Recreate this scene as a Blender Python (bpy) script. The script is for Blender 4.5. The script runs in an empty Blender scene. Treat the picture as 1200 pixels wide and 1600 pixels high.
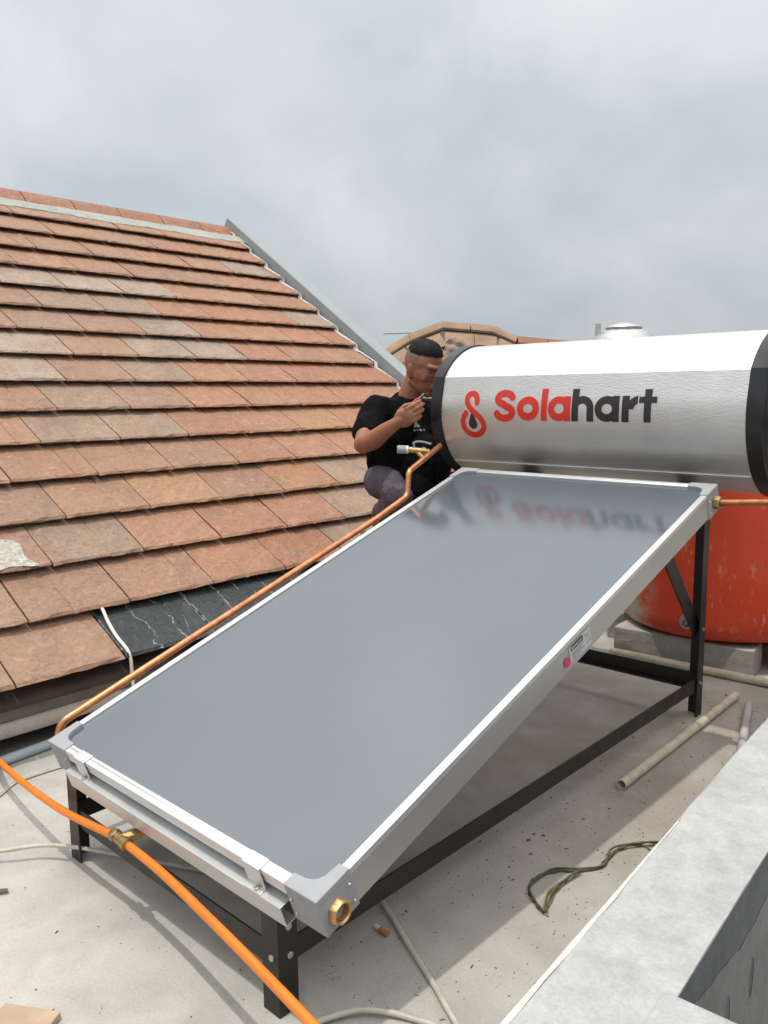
import bpy, bmesh, math, random
import numpy as np
from math import sin, cos, radians, pi, sqrt
from mathutils import Vector, Matrix
random.seed(7); rng = np.random.default_rng(5)
S = bpy.context.scene
COL = S.collection

# ------------------------------------------------------------------ camera, sky, sun, exposure
cam_d = bpy.data.cameras.new('camera'); cam = bpy.data.objects.new('camera', cam_d); COL.objects.link(cam)
RT = Vector((0.7331060, 0.6800386, -0.0101575)); DN = Vector((0.0891230, -0.1108626, -0.9898316)); FW = Vector((-0.6742497, 0.7247462, -0.1418811))
CAM = Vector((2.01773, -0.88475, 1.20756))
m = Matrix.Identity(4)
for i in range(3):
    m[i][0] = RT[i]; m[i][1] = -DN[i]; m[i][2] = -FW[i]; m[i][3] = CAM[i]
cam.matrix_world = m
cam_d.sensor_fit = 'VERTICAL'; cam_d.sensor_height = 24; cam_d.lens = 24 * 1279.06 / 1600
cam_d.clip_start = 0.02; cam_d.clip_end = 2000
S.camera = cam

SUN = Vector((-0.03, -0.20, 1.0)).normalized()
W = bpy.data.worlds.new('World'); S.world = W; W.use_nodes = True
nt = W.node_tree; N = nt.nodes; LK = nt.links; N.clear()
def wn(t, **k):
    n = N.new(t)
    for a, b in k.items(): setattr(n, a, b)
    return n
out = wn('ShaderNodeOutputWorld'); bg = wn('ShaderNodeBackground'); LK.new(bg.outputs[0], out.inputs[0])
bg.inputs['Strength'].default_value = 0.1
sky = wn('ShaderNodeTexSky', sky_type='NISHITA', sun_disc=False)
sky.sun_elevation = math.asin(SUN.z); sky.sun_rotation = math.atan2(SUN.x, SUN.y); sky.air_density = 1.4; sky.dust_density = 4.0
tc = wn('ShaderNodeTexCoord'); sep = wn('ShaderNodeSeparateXYZ'); LK.new(tc.outputs['Generated'], sep.inputs[0])
def wmath(op, a, b=None, c=None):
    n = wn('ShaderNodeMath', operation=op)
    for i, v in enumerate((a, b, c)):
        if v is None: continue
        if hasattr(v, 'is_linked') or hasattr(v, 'links'): LK.new(v, n.inputs[i])
        else: n.inputs[i].default_value = v
    return n.outputs[0]
zc = wmath('MAXIMUM', sep.outputs[2], 0.0)
den = wmath('ADD', zc, 0.55)
comb = wn('ShaderNodeCombineXYZ')
LK.new(wmath('DIVIDE', sep.outputs[0], den), comb.inputs[0]); LK.new(wmath('DIVIDE', sep.outputs[1], den), comb.inputs[1])
n1 = wn('ShaderNodeTexNoise'); n1.inputs['Scale'].default_value = 2.6; n1.inputs['Detail'].default_value = 7; n1.inputs['Roughness'].default_value = 0.5; n1.inputs['Distortion'].default_value = 0.35
mp = wn('ShaderNodeMapping'); mp.inputs['Location'].default_value = (3.1, 1.7, 0); LK.new(comb.outputs[0], mp.inputs['Vector']); LK.new(mp.outputs[0], n1.inputs['Vector'])
n2 = wn('ShaderNodeTexNoise'); n2.inputs['Scale'].default_value = 1.2; n2.inputs['Detail'].default_value = 2; LK.new(mp.outputs[0], n2.inputs['Vector'])
cr = wn('ShaderNodeValToRGB'); LK.new(n1.outputs['Fac'], cr.inputs[0])
e = cr.color_ramp.elements; e[0].position = 0.32; e[0].color = (0.80, 0.845, 0.885, 1); e[1].position = 0.68; e[1].color = (1.17, 1.145, 1.105, 1)
zr = wn('ShaderNodeValToRGB'); LK.new(zc, zr.inputs[0])
e = zr.color_ramp.elements; e[0].position = 0.0; e[0].color = (0.52, 0.56, 0.60, 1); e[1].position = 1.0; e[1].color = (2.1, 2.07, 2.02, 1)
for p, c in ((0.12, (0.58, 0.63, 0.675)), (0.40, (0.735, 0.78, 0.815)), (0.60, (1.35, 1.36, 1.36)), (0.8, (1.75, 1.74, 1.72))):
    k = zr.color_ramp.elements.new(p); k.color = (*c, 1)
mul = wn('ShaderNodeMix', data_type='RGBA', blend_type='MULTIPLY'); mul.inputs[0].default_value = 1
LK.new(zr.outputs[0], mul.inputs[6]); LK.new(cr.outputs[0], mul.inputs[7])
sc10 = wn('ShaderNodeVectorMath', operation='SCALE'); sc10.inputs['Scale'].default_value = 10.0; LK.new(mul.outputs[2], sc10.inputs[0])
cov = wmath('MULTIPLY_ADD', n2.outputs['Fac'], 0.12, 0.86)
mx = wn('ShaderNodeMix', data_type='RGBA'); LK.new(cov, mx.inputs[0]); LK.new(sky.outputs[0], mx.inputs[6]); LK.new(sc10.outputs[0], mx.inputs[7])
LK.new(mx.outputs[2], bg.inputs['Color'])

sd = bpy.data.lights.new('sun', 'SUN'); so = bpy.data.objects.new('sun', sd); COL.objects.link(so)
sd.energy = 2.0; sd.angle = radians(1.2); sd.color = (1.0, 0.955, 0.89)
so.rotation_euler = SUN.to_track_quat('Z', 'Y').to_euler(); so.location = (0, 0, 30)
S.view_settings.view_transform = 'Standard'; S.view_settings.look = 'None'; S.view_settings.gamma = 1; S.view_settings.exposure = 0.0
S.view_settings.use_curve_mapping = False

# ------------------------------------------------------------------ materials
def nodes(name):
    mt = bpy.data.materials.new(name); mt.use_nodes = True
    t = mt.node_tree; b = t.nodes['Principled BSDF']
    return mt, t, b
def tnode(t, typ, **k):
    n = t.nodes.new(typ)
    for a, b in k.items(): setattr(n, a, b)
    return n
def noise(t, scale, detail=4, rough=0.55, stretch=None, dist=0.0, coord='Object'):
    c = tnode(t, 'ShaderNodeTexCoord'); mpn = tnode(t, 'ShaderNodeMapping'); t.links.new(c.outputs[coord], mpn.inputs[0])
    if stretch: mpn.inputs['Scale'].default_value = stretch
    n = tnode(t, 'ShaderNodeTexNoise'); n.inputs['Scale'].default_value = scale; n.inputs['Detail'].default_value = detail
    n.inputs['Roughness'].default_value = rough; n.inputs['Distortion'].default_value = dist
    t.links.new(mpn.outputs[0], n.inputs['Vector']); return n
def ramp(t, src, stops):
    r = tnode(t, 'ShaderNodeValToRGB'); t.links.new(src, r.inputs[0]); el = r.color_ramp.elements
    while len(el) < len(stops): el.new(0.5)
    for x, (p, c) in zip(el, stops):
        x.position = p; x.color = (*c, 1) if len(c) == 3 else c
    return r
def mixc(t, fac, a, b, blend='MIX'):
    n = tnode(t, 'ShaderNodeMix', data_type='RGBA', blend_type=blend)
    for i, v in ((0, fac), (6, a), (7, b)):
        if hasattr(v, 'links'): t.links.new(v, n.inputs[i])
        elif i == 0: n.inputs[0].default_value = v
        else: n.inputs[i].default_value = (*v, 1)
    return n.outputs[2]
def bump(t, b, src, strength, dist):
    n = tnode(t, 'ShaderNodeBump'); n.inputs['Strength'].default_value = strength; n.inputs['Distance'].default_value = dist
    t.links.new(src, n.inputs['Height'])
    if b.inputs['Normal'].is_linked:
        t.links.new(b.inputs['Normal'].links[0].from_socket, n.inputs['Normal'])
    t.links.new(n.outputs[0], b.inputs['Normal'])
def simple(name, col, rough=0.5, metal=0.0, var=0.12, vs=9, bs=0.0, bscale=60, spec=None, rvar=0.1):
    mt, t, b = nodes(name)
    n = noise(t, vs, 5)
    lo = tuple(c * (1 - var) for c in col); hi = tuple(min(1, c * (1 + var)) for c in col)
    r = ramp(t, n.outputs['Fac'], [(0.3, lo), (0.7, hi)]); t.links.new(r.outputs[0], b.inputs['Base Color'])
    rr = ramp(t, n.outputs['Fac'], [(0.3, (max(0, rough - rvar),) * 3), (0.7, (min(1, rough + rvar),) * 3)]); t.links.new(rr.outputs[0], b.inputs['Roughness'])
    b.inputs['Metallic'].default_value = metal
    if spec is not None: b.inputs['Specular IOR Level'].default_value = spec
    if bs > 0: bump(t, b, noise(t, bscale, 4).outputs['Fac'], bs, 0.004)
    return mt
M = {}
M['black_steel'] = simple('black_painted_steel', (0.016, 0.013, 0.011), 0.42, 0, 0.2, 20, 0.08, 300)
M['alu'] = simple('mill_aluminium', (0.80, 0.81, 0.82), 0.36, 0.8, 0.03, 5, rvar=0.04)
M['anodised'] = simple('anodised_frame', (0.66, 0.665, 0.665), 0.42, 0.68, 0.04, 5, rvar=0.05)
M['alu_side'] = simple('zinc_casing', (0.50, 0.48, 0.45), 0.40, 0.6, 0.04, 5, rvar=0.04)
M['cap_grey'] = simple('grey_corner_plastic', (0.33, 0.335, 0.35), 0.65, 0.0, 0.05, 15, spec=0.2)
M['black_plastic'] = simple('black_cap_plastic', (0.012, 0.012, 0.014), 0.32, 0, 0.2, 12, 0.03, 150)
M['copper'] = simple('copper_tube', (0.60, 0.25, 0.115), 0.34, 0.75, 0.25, 26, 0.03, 120)
M['brass'] = simple('brass', (0.55, 0.36, 0.16), 0.40, 0.8, 0.2, 40)
M['dull_brass'] = simple('dull_brass', (0.36, 0.25, 0.11), 0.42, 0.75, 0.3, 60)
M['orange'] = simple('orange_pipe_plastic', (0.74, 0.20, 0.018), 0.36, 0, 0.1, 6, 0.02, 90)
M['bolt'] = simple('zinc_bolt', (0.55, 0.47, 0.38), 0.35, 0.8, 0.2, 90)
M['white_print'] = simple('white_print', (0.72, 0.72, 0.70), 0.45, 0, 0.05)
M['label_grey'] = simple('silver_label', (0.55, 0.55, 0.56), 0.35, 0.2, 0.06)
M['black_print'] = simple('black_print', (0.022, 0.018, 0.018), 0.4, 0, 0.1)
M['red_print'] = simple('red_print', (0.60, 0.030, 0.016), 0.4, 0, 0.06)
M['pink_print'] = simple('pink_red_dot', (0.62, 0.045, 0.11), 0.4, 0, 0.06)
M['cable'] = simple('off_white_cable', (0.50, 0.47, 0.40), 0.5, 0, 0.2, 20)
M['white_hose'] = simple('white_hose', (0.70, 0.66, 0.58), 0.45, 0, 0.12, 20)
M['pvc_grey'] = simple('blue_grey_pvc', (0.36, 0.43, 0.46), 0.45, 0, 0.12, 14)
M['pvc_dirty'] = simple('grey_pvc', (0.42, 0.42, 0.41), 0.55, 0, 0.15, 18, 0.05, 90)
M['pvc_beige'] = simple('beige_pvc', (0.55, 0.49, 0.38), 0.5, 0, 0.2, 22, 0.05, 90)
M['rope'] = simple('olive_rope', (0.105, 0.105, 0.05), 0.85, 0, 0.5, 70, 0.4, 500)
M['flash_metal'] = simple('galvanised_flashing', (0.27, 0.30, 0.31), 0.45, 0.0, 0.10, 4, 0.03, 60)
M['wood_dark'] = simple('dark_timber', (0.075, 0.058, 0.045), 0.75, 0, 0.35, 6, 0.2, 60)
M['stainless'] = simple('stainless_steel', (0.52, 0.52, 0.51), 0.38, 0.95, 0.06, 6)
M['hair'] = simple('black_hair', (0.007, 0.0065, 0.0065), 0.7, 0, 0.5, 90, 0.4, 300, spec=0.2)
M['tool_red'] = simple('red_tool_handle', (0.50, 0.04, 0.04), 0.35, 0, 0.1)
M['eye_white'] = simple('eye_white', (0.22, 0.17, 0.14), 0.6, 0, 0.05)
M['eye_dark'] = simple('eye_dark', (0.02, 0.012, 0.01), 0.6, 0, 0.05)
M['butt'] = simple('orange_brown_filter', (0.42, 0.19, 0.05), 0.8, 0, 0.3, 200)
M['debris'] = simple('dark_chips', (0.15, 0.12, 0.095), 0.85, 0, 0.6, 15)
M['work_wood'] = simple('raw_plank_wood', (0.30, 0.21, 0.13), 0.8, 0, 0.25, 6, 0.2, 50)

def cement(name, a, b_, c, s1=1.3, speck=True, seam=None, warm=None, rough=0.88):
    mt, t, b = nodes(name)
    big = noise(t, s1, 5, 0.6, dist=0.6); mid = noise(t, s1 * 5.5, 6, 0.62, dist=0.3); fine = noise(t, 160, 3, 0.7)
    r = ramp(t, big.outputs['Fac'], [(0.30, a), (0.50, b_), (0.70, c)])
    col = mixc(t, 0.55, r.outputs[0], ramp(t, mid.outputs['Fac'], [(0.30, tuple(x * 0.72 for x in b_)), (0.66, tuple(min(1, x * 1.18) for x in b_))]).outputs[0])
    col = mixc(t, 0.22, col, ramp(t, fine.outputs['Fac'], [(0.35, (0.35, 0.33, 0.30)), (0.65, (1.0, 1.0, 0.98))]).outputs[0], 'MULTIPLY')
    if warm is not None:   # brown grit trodden over part of the floor
        g = tnode(t, 'ShaderNodeTexCoord'); s = tnode(t, 'ShaderNodeSeparateXYZ'); t.links.new(g.outputs['Object'], s.inputs[0])
        mr = tnode(t, 'ShaderNodeMapRange'); mr.inputs[1].default_value = 0.2; mr.inputs[2].default_value = 1.3; t.links.new(s.outputs[1], mr.inputs[0])
        w = noise(t, 3.2, 6, 0.65)
        mm = tnode(t, 'ShaderNodeMath', operation='MULTIPLY'); t.links.new(mr.outputs[0], mm.inputs[0]); t.links.new(ramp(t, w.outputs['Fac'], [(0.32, (0.15,) * 3), (0.66, (1,) * 3)]).outputs[0], mm.inputs[1])
        mq = tnode(t, 'ShaderNodeMath', operation='MULTIPLY'); t.links.new(mm.outputs[0], mq.inputs[0]); mq.inputs[1].default_value = 0.8
        col = mixc(t, mq.outputs[0], col, warm)
    if speck:
        v = tnode(t, 'ShaderNodeTexVoronoi'); v.inputs['Scale'].default_value = 38; cc = tnode(t, 'ShaderNodeTexCoord'); t.links.new(cc.outputs['Object'], v.inputs['Vector'])
        sp = ramp(t, v.outputs['Distance'], [(0.05, (1, 1, 1)), (0.11, (0, 0, 0))])
        gate = ramp(t, noise(t, 7, 3).outputs['Fac'], [(0.54, (0, 0, 0)), (0.62, (0.75,) * 3)])
        ml = tnode(t, 'ShaderNodeMath', operation='MULTIPLY'); t.links.new(sp.outputs[0], ml.inputs[0]); t.links.new(gate.outputs[0], ml.inputs[1])
        col = mixc(t, ml.outputs[0], col, tuple(x * 0.45 for x in b_))
        st1 = noise(t, 0.9, 7, 0.68, dist=1.0); col = mixc(t, ramp(t, st1.outputs['Fac'], [(0.50, (0, 0, 0)), (0.64, (0.55,) * 3)]).outputs[0], col, tuple(x * 0.66 for x in b_))
        vd = tnode(t, 'ShaderNodeTexVoronoi', feature='DISTANCE_TO_EDGE'); vd.inputs['Scale'].default_value = 1.1
        wn_ = noise(t, 2.5, 5, 0.6); wv_ = tnode(t, 'ShaderNodeVectorMath', operation='MULTIPLY_ADD'); t.links.new(wn_.outputs['Color'], wv_.inputs[0]); wv_.inputs[1].default_value = (0.5, 0.5, 0.5); t.links.new(cc.outputs['Object'], wv_.inputs[2]); t.links.new(wv_.outputs[0], vd.inputs['Vector'])
        ck = ramp(t, vd.outputs['Distance'], [(0.0015, (0.18,) * 3), (0.005, (0, 0, 0))]); gk = ramp(t, noise(t, 1.6, 3).outputs['Fac'], [(0.50, (0, 0, 0)), (0.58, (1, 1, 1))])
        mk = tnode(t, 'ShaderNodeMath', operation='MULTIPLY'); t.links.new(ck.outputs[0], mk.inputs[0]); t.links.new(gk.outputs[0], mk.inputs[1]); col = mixc(t, mk.outputs[0], col, tuple(x * 0.5 for x in b_))
    t.links.new(col, b.inputs['Base Color']); b.inputs['Roughness'].default_value = rough; b.inputs['Specular IOR Level'].default_value = 0.3
    bump(t, b, mid.outputs['Fac'], 0.18, 0.01); bump(t, b, fine.outputs['Fac'], 0.25, 0.002)
    return mt
M['floor'] = cement('terrace_cement', (0.40, 0.385, 0.35), (0.46, 0.445, 0.41), (0.52, 0.505, 0.475), 1.1, True, warm=(0.30, 0.255, 0.205))
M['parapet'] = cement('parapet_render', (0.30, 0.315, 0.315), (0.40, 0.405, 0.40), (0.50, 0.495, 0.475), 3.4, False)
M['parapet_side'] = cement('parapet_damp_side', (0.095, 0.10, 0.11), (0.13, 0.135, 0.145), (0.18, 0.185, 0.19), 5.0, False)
M['parapet_edge'] = cement('parapet_white_edge', (0.52, 0.50, 0.46), (0.60, 0.58, 0.54), (0.66, 0.64, 0.60), 3, False)
M['block'] = cement('concrete_block', (0.34, 0.335, 0.30), (0.42, 0.41, 0.37), (0.52, 0.51, 0.465), 5, False)
M['mortar'] = cement('pale_mortar', (0.47, 0.465, 0.43), (0.55, 0.54, 0.50), (0.64, 0.63, 0.59), 7, False)
M['ridge_mortar'] = cement('grey_green_mortar', (0.30, 0.31, 0.28), (0.385, 0.395, 0.36), (0.47, 0.475, 0.44), 6, False)
M['wall'] = cement('house_render', (0.30, 0.28, 0.25), (0.38, 0.36, 0.33), (0.44, 0.42, 0.39), 1.5, False)
M['fascia'] = cement('fascia_board', (0.14, 0.122, 0.095), (0.18, 0.158, 0.125), (0.23, 0.20, 0.165), 2, False)
M['lip'] = cement('eave_lip', (0.42, 0.37, 0.335), (0.50, 0.45, 0.41), (0.56, 0.51, 0.47), 2, False)
M['far_ground'] = cement('far_ground', (0.10, 0.11, 0.08), (0.15, 0.15, 0.12), (0.2, 0.19, 0.16), 0.05, False)

def tile_mat(name, wet=False):
    mt, t, b = nodes(name)
    oi = tnode(t, 'ShaderNodeObjectInfo')
    c = tnode(t, 'ShaderNodeTexCoord'); off = tnode(t, 'ShaderNodeVectorMath', operation='MULTIPLY_ADD')
    cb = tnode(t, 'ShaderNodeCombineXYZ')
    for i in range(3): t.links.new(oi.outputs['Random'], cb.inputs[i])
    t.links.new(cb.outputs[0], off.inputs[0]); off.inputs[1].default_value = (37, 53, 71); t.links.new(c.outputs['Object'], off.inputs[2])
    def nz(sc, d=5, r=0.6, ds=0.4):
        n = tnode(t, 'ShaderNodeTexNoise'); n.inputs['Scale'].default_value = sc; n.inputs['Detail'].default_value = d; n.inputs['Roughness'].default_value = r; n.inputs['Distortion'].default_value = ds
        t.links.new(off.outputs[0], n.inputs['Vector']); return n
    a = nz(7); f = nz(60, 4); g = nz(17, 6, 0.65, 1.2)
    base = mixc(t, ramp(t, a.outputs['Fac'], [(0.36, (0, 0, 0)), (0.66, (0.55,) * 3)]).outputs[0], oi.outputs['Color'], (0.31, 0.185, 0.125) if not wet else (0.06, 0.066, 0.07))
    base = mixc(t, 0.5, base, ramp(t, f.outputs['Fac'], [(0.3, (0.58, 0.54, 0.50)), (0.7, (1.14, 1.12, 1.10))]).outputs[0], 'MULTIPLY')
    base = mixc(t, ramp(t, nz(3.2, 5, 0.7, 1.0).outputs['Fac'], [(0.50, (0, 0, 0)), (0.70, (0.45,) * 3)]).outputs[0], base, (0.17, 0.105, 0.075) if not wet else (0.02, 0.02, 0.022))
    if not wet:
        st = ramp(t, g.outputs['Fac'], [(0.54, (0, 0, 0)), (0.72, (0.6,) * 3)])
        base = mixc(t, st.outputs[0], base, (0.46, 0.30, 0.22))
        vv = tnode(t, 'ShaderNodeTexVoronoi'); vv.inputs['Scale'].default_value = 26; t.links.new(off.outputs[0], vv.inputs['Vector'])
        dots = ramp(t, vv.outputs['Distance'], [(0.045, (0.8,) * 3), (0.075, (0, 0, 0))])
        gm = tnode(t, 'ShaderNodeMath', operation='MULTIPLY'); t.links.new(dots.outputs[0], gm.inputs[0]); t.links.new(ramp(t, nz(9, 2).outputs['Fac'], [(0.55, (0, 0, 0)), (0.6, (1, 1, 1))]).outputs[0], gm.inputs[1])
        base = mixc(t, gm.outputs[0], base, (0.66, 0.62, 0.56))
        b.inputs['Roughness'].default_value = 0.62
    else:
        sx = tnode(t, 'ShaderNodeSeparateXYZ'); t.links.new(c.outputs['Object'], sx.inputs[0])
        def mth(op, a_, b_=0.0):
            n = tnode(t, 'ShaderNodeMath', operation=op)
            for i_, v_ in enumerate((a_, b_)):
                if hasattr(v_, 'links'): t.links.new(v_, n.inputs[i_])
                else: n.inputs[i_].default_value = v_
            return n.outputs[0]
        wob = mth('MULTIPLY', mth('SUBTRACT', nz(9, 3).outputs['Fac'], 0.5), 0.10)
        gate = ramp(t, nz(22, 3).outputs['Fac'], [(0.42, (0, 0, 0)), (0.56, (1, 1, 1))]).outputs[0]
        tot = mth('GREATER_THAN', mth('ABSOLUTE', mth('ADD', sx.outputs[0], mth('MULTIPLY', wob, 0.08))), 0.1925)
        for x0_, th_ in ((0.07, 0.0028), (-0.05, 0.0022), (0.125, 0.0018)):
            tot = mth('MAXIMUM', tot, mth('LESS_THAN', mth('ABSOLUTE', mth('ADD', mth('SUBTRACT', sx.outputs[0], x0_), wob)), th_))
        base = mixc(t, mth('MULTIPLY', mth('MULTIPLY', tot, gate), 0.55), base, (0.45, 0.47, 0.47))
        b.inputs['Roughness'].default_value = 0.42
    t.links.new(base, b.inputs['Base Color']); b.inputs['Specular IOR Level'].default_value = 0.35
    # riven stone relief: sharp thin creases + soft waves
    mpc = tnode(t, 'ShaderNodeMapping'); mpc.inputs['Scale'].default_value = (1, 1.3, 1); t.links.new(off.outputs[0], mpc.inputs[0])
    w = tnode(t, 'ShaderNodeTexNoise'); w.inputs['Scale'].default_value = 5.5; w.inputs['Detail'].default_value = 5; w.inputs['Distortion'].default_value = 1.8; t.links.new(mpc.outputs[0], w.inputs['Vector'])
    cre = ramp(t, w.outputs['Fac'], [(0.475, (1, 1, 1)), (0.5, (0.0,) * 3), (0.512, (0.75,) * 3), (0.7, (0.9,) * 3)])
    cm = tnode(t, 'ShaderNodeMix', data_type='FLOAT'); t.links.new(ramp(t, nz(4.5, 2).outputs['Fac'], [(0.40, (0, 0, 0)), (0.56, (1, 1, 1))]).outputs[0], cm.inputs[0]); cm.inputs[2].default_value = 0.85; t.links.new(cre.outputs[0], cm.inputs[3])
    bump(t, b, cm.outputs[0], 0.42, 0.008); bump(t, b, a.outputs['Fac'], 0.9, 0.025); bump(t, b, g.outputs['Fac'], 0.55, 0.009); bump(t, b, f.outputs['Fac'], 0.35, 0.003)
    return mt
M['tile'] = tile_mat('roof_tile_clay'); M['tile_black'] = tile_mat('roof_tile_black', True)

def jacket_mat():
    mt, t, b = nodes('stucco_embossed_steel')
    b.inputs['Metallic'].default_value = 0.9
    n = noise(t, 5, 4); r = ramp(t, n.outputs['Fac'], [(0.3, (0.64, 0.635, 0.62)), (0.7, (0.73, 0.725, 0.71))]); t.links.new(r.outputs[0], b.inputs['Base Color'])
    b.inputs['Roughness'].default_value = 0.43
    e1 = noise(t, 120, 3, 0.6, stretch=(0.40, 1.5, 1.5), dist=0.6)
    cr_ = ramp(t, e1.outputs['Fac'], [(0.42, (0, 0, 0)), (0.6, (1, 1, 1))])
    bump(t, b, cr_.outputs[0], 0.26, 0.0011)
    return mt
M['jacket'] = jacket_mat()
def glass_mat():
    mt, t, b = nodes('solar_glass')
    n = noise(t, 2.2, 3); r = ramp(t, n.outputs['Fac'], [(0.3, (0.074, 0.093, 0.112)), (0.7, (0.083, 0.103, 0.123))]); t.links.new(r.outputs[0], b.inputs['Base Color'])
    b.inputs['Roughness'].default_value = 0.16; b.inputs['IOR'].default_value = 2.1
    d = noise(t, 30, 5, 0.7); dr = ramp(t, d.outputs['Fac'], [(0.3, (0.105,) * 3), (0.75, (0.16,) * 3)]); t.links.new(dr.outputs[0], b.inputs['Roughness'])
    bump(t, b, noise(t, 3, 2).outputs['Fac'], 0.03, 0.01)
    return mt
M['glass'] = glass_mat()
def drum_mat():
    mt, t, b = nodes('red_drum_plastic')
    base = ramp(t, noise(t, 3, 4).outputs['Fac'], [(0.3, (0.58, 0.050, 0.018)), (0.7, (0.70, 0.072, 0.023))]).outputs[0]
    sc_ = noise(t, 40, 4, 0.75, stretch=(1, 1, 0.28), dist=0.4)
    msk = ramp(t, noise(t, 3.5, 3).outputs['Fac'], [(0.40, (0, 0, 0)), (0.62, (1, 1, 1))])
    ss = ramp(t, sc_.outputs['Fac'], [(0.57, (0, 0, 0)), (0.66, (0.75,) * 3)])
    mm = tnode(t, 'ShaderNodeMath', operation='MULTIPLY'); t.links.new(ss.outputs[0], mm.inputs[0]); t.links.new(msk.outputs[0], mm.inputs[1])
    base = mixc(t, mm.outputs[0], base, (0.60, 0.40, 0.28))
    # old cement smears low on the side
    g = tnode(t, 'ShaderNodeTexCoord'); s = tnode(t, 'ShaderNodeSeparateXYZ'); t.links.new(g.outputs['Object'], s.inputs[0])
    mr = tnode(t, 'ShaderNodeMapRange'); mr.inputs[1].default_value = 0.50; mr.inputs[2].default_value = 0.12; t.links.new(s.outputs[2], mr.inputs[0])
    mr2 = tnode(t, 'ShaderNodeMapRange'); mr2.inputs[1].default_value = -0.10; mr2.inputs[2].default_value = -0.27; t.links.new(s.outputs[0], mr2.inputs[0])
    sm = ramp(t, noise(t, 9, 5, 0.7).outputs['Fac'], [(0.40, (0, 0, 0)), (0.58, (0.9,) * 3)])
    q1 = tnode(t, 'ShaderNodeMath', operation='MULTIPLY'); t.links.new(mr.outputs[0], q1.inputs[0]); t.links.new(mr2.outputs[0], q1.inputs[1])
    q2 = tnode(t, 'ShaderNodeMath', operation='MULTIPLY'); t.links.new(q1.outputs[0], q2.inputs[0]); t.links.new(sm.outputs[0], q2.inputs[1])
    q3 = tnode(t, 'ShaderNodeMath', operation='MULTIPLY', use_clamp=True); t.links.new(q2.outputs[0], q3.inputs[0]); q3.inputs[1].default_value = 2.2
    base = mixc(t, q3.outputs[0], base, (0.42, 0.34, 0.28))
    t.links.new(base, b.inputs['Base Color']); b.inputs['Roughness'].default_value = 0.42
    bump(t, b, noise(t, 6, 3).outputs['Fac'], 0.1, 0.02)
    return mt
M['drum'] = drum_mat()
def cloth(name, col, sc=9, st=0.5, rough=0.85):
    mt, t, b = nodes(name)
    n = noise(t, 14, 4); r = ramp(t, n.outputs['Fac'], [(0.3, tuple(c * .8 for c in col)), (0.7, tuple(c * 1.2 for c in col))]); t.links.new(r.outputs[0], b.inputs['Base Color'])
    b.inputs['Roughness'].default_value = rough; b.inputs['Specular IOR Level'].default_value = 0.08
    bump(t, b, noise(t, sc, 3, 0.5, stretch=(1, 1.6, 0.7), dist=1.4).outputs['Fac'], st, 0.05); bump(t, b, noise(t, 400, 2).outputs['Fac'], 0.15, 0.001)
    return mt
M['shirt'] = cloth('black_cotton', (0.0045, 0.0045, 0.0055)); M['trousers'] = cloth('grey_purple_cotton', (0.108, 0.091, 0.114), 11, 0.7)
def skin_mat():
    mt, t, b = nodes('brown_skin')
    at = tnode(t, 'ShaderNodeAttribute', attribute_name='stubble')
    n = noise(t, 18, 4); r = ramp(t, n.outputs['Fac'], [(0.3, (0.255, 0.098, 0.050)), (0.7, (0.33, 0.138, 0.074))])
    col = mixc(t, at.outputs['Fac'], r.outputs[0], (0.155, 0.105, 0.080))
    t.links.new(col, b.inputs['Base Color']); b.inputs['Roughness'].default_value = 0.58
    b.inputs['Subsurface Weight'].default_value = 0.08; b.inputs['Subsurface Radius'].default_value = (0.01, 0.004, 0.002); b.inputs['Subsurface Scale'].default_value = 0.5
    bump(t, b, noise(t, 120, 3).outputs['Fac'], 0.1, 0.002)
    return mt
M['skin'] = skin_mat()

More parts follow.
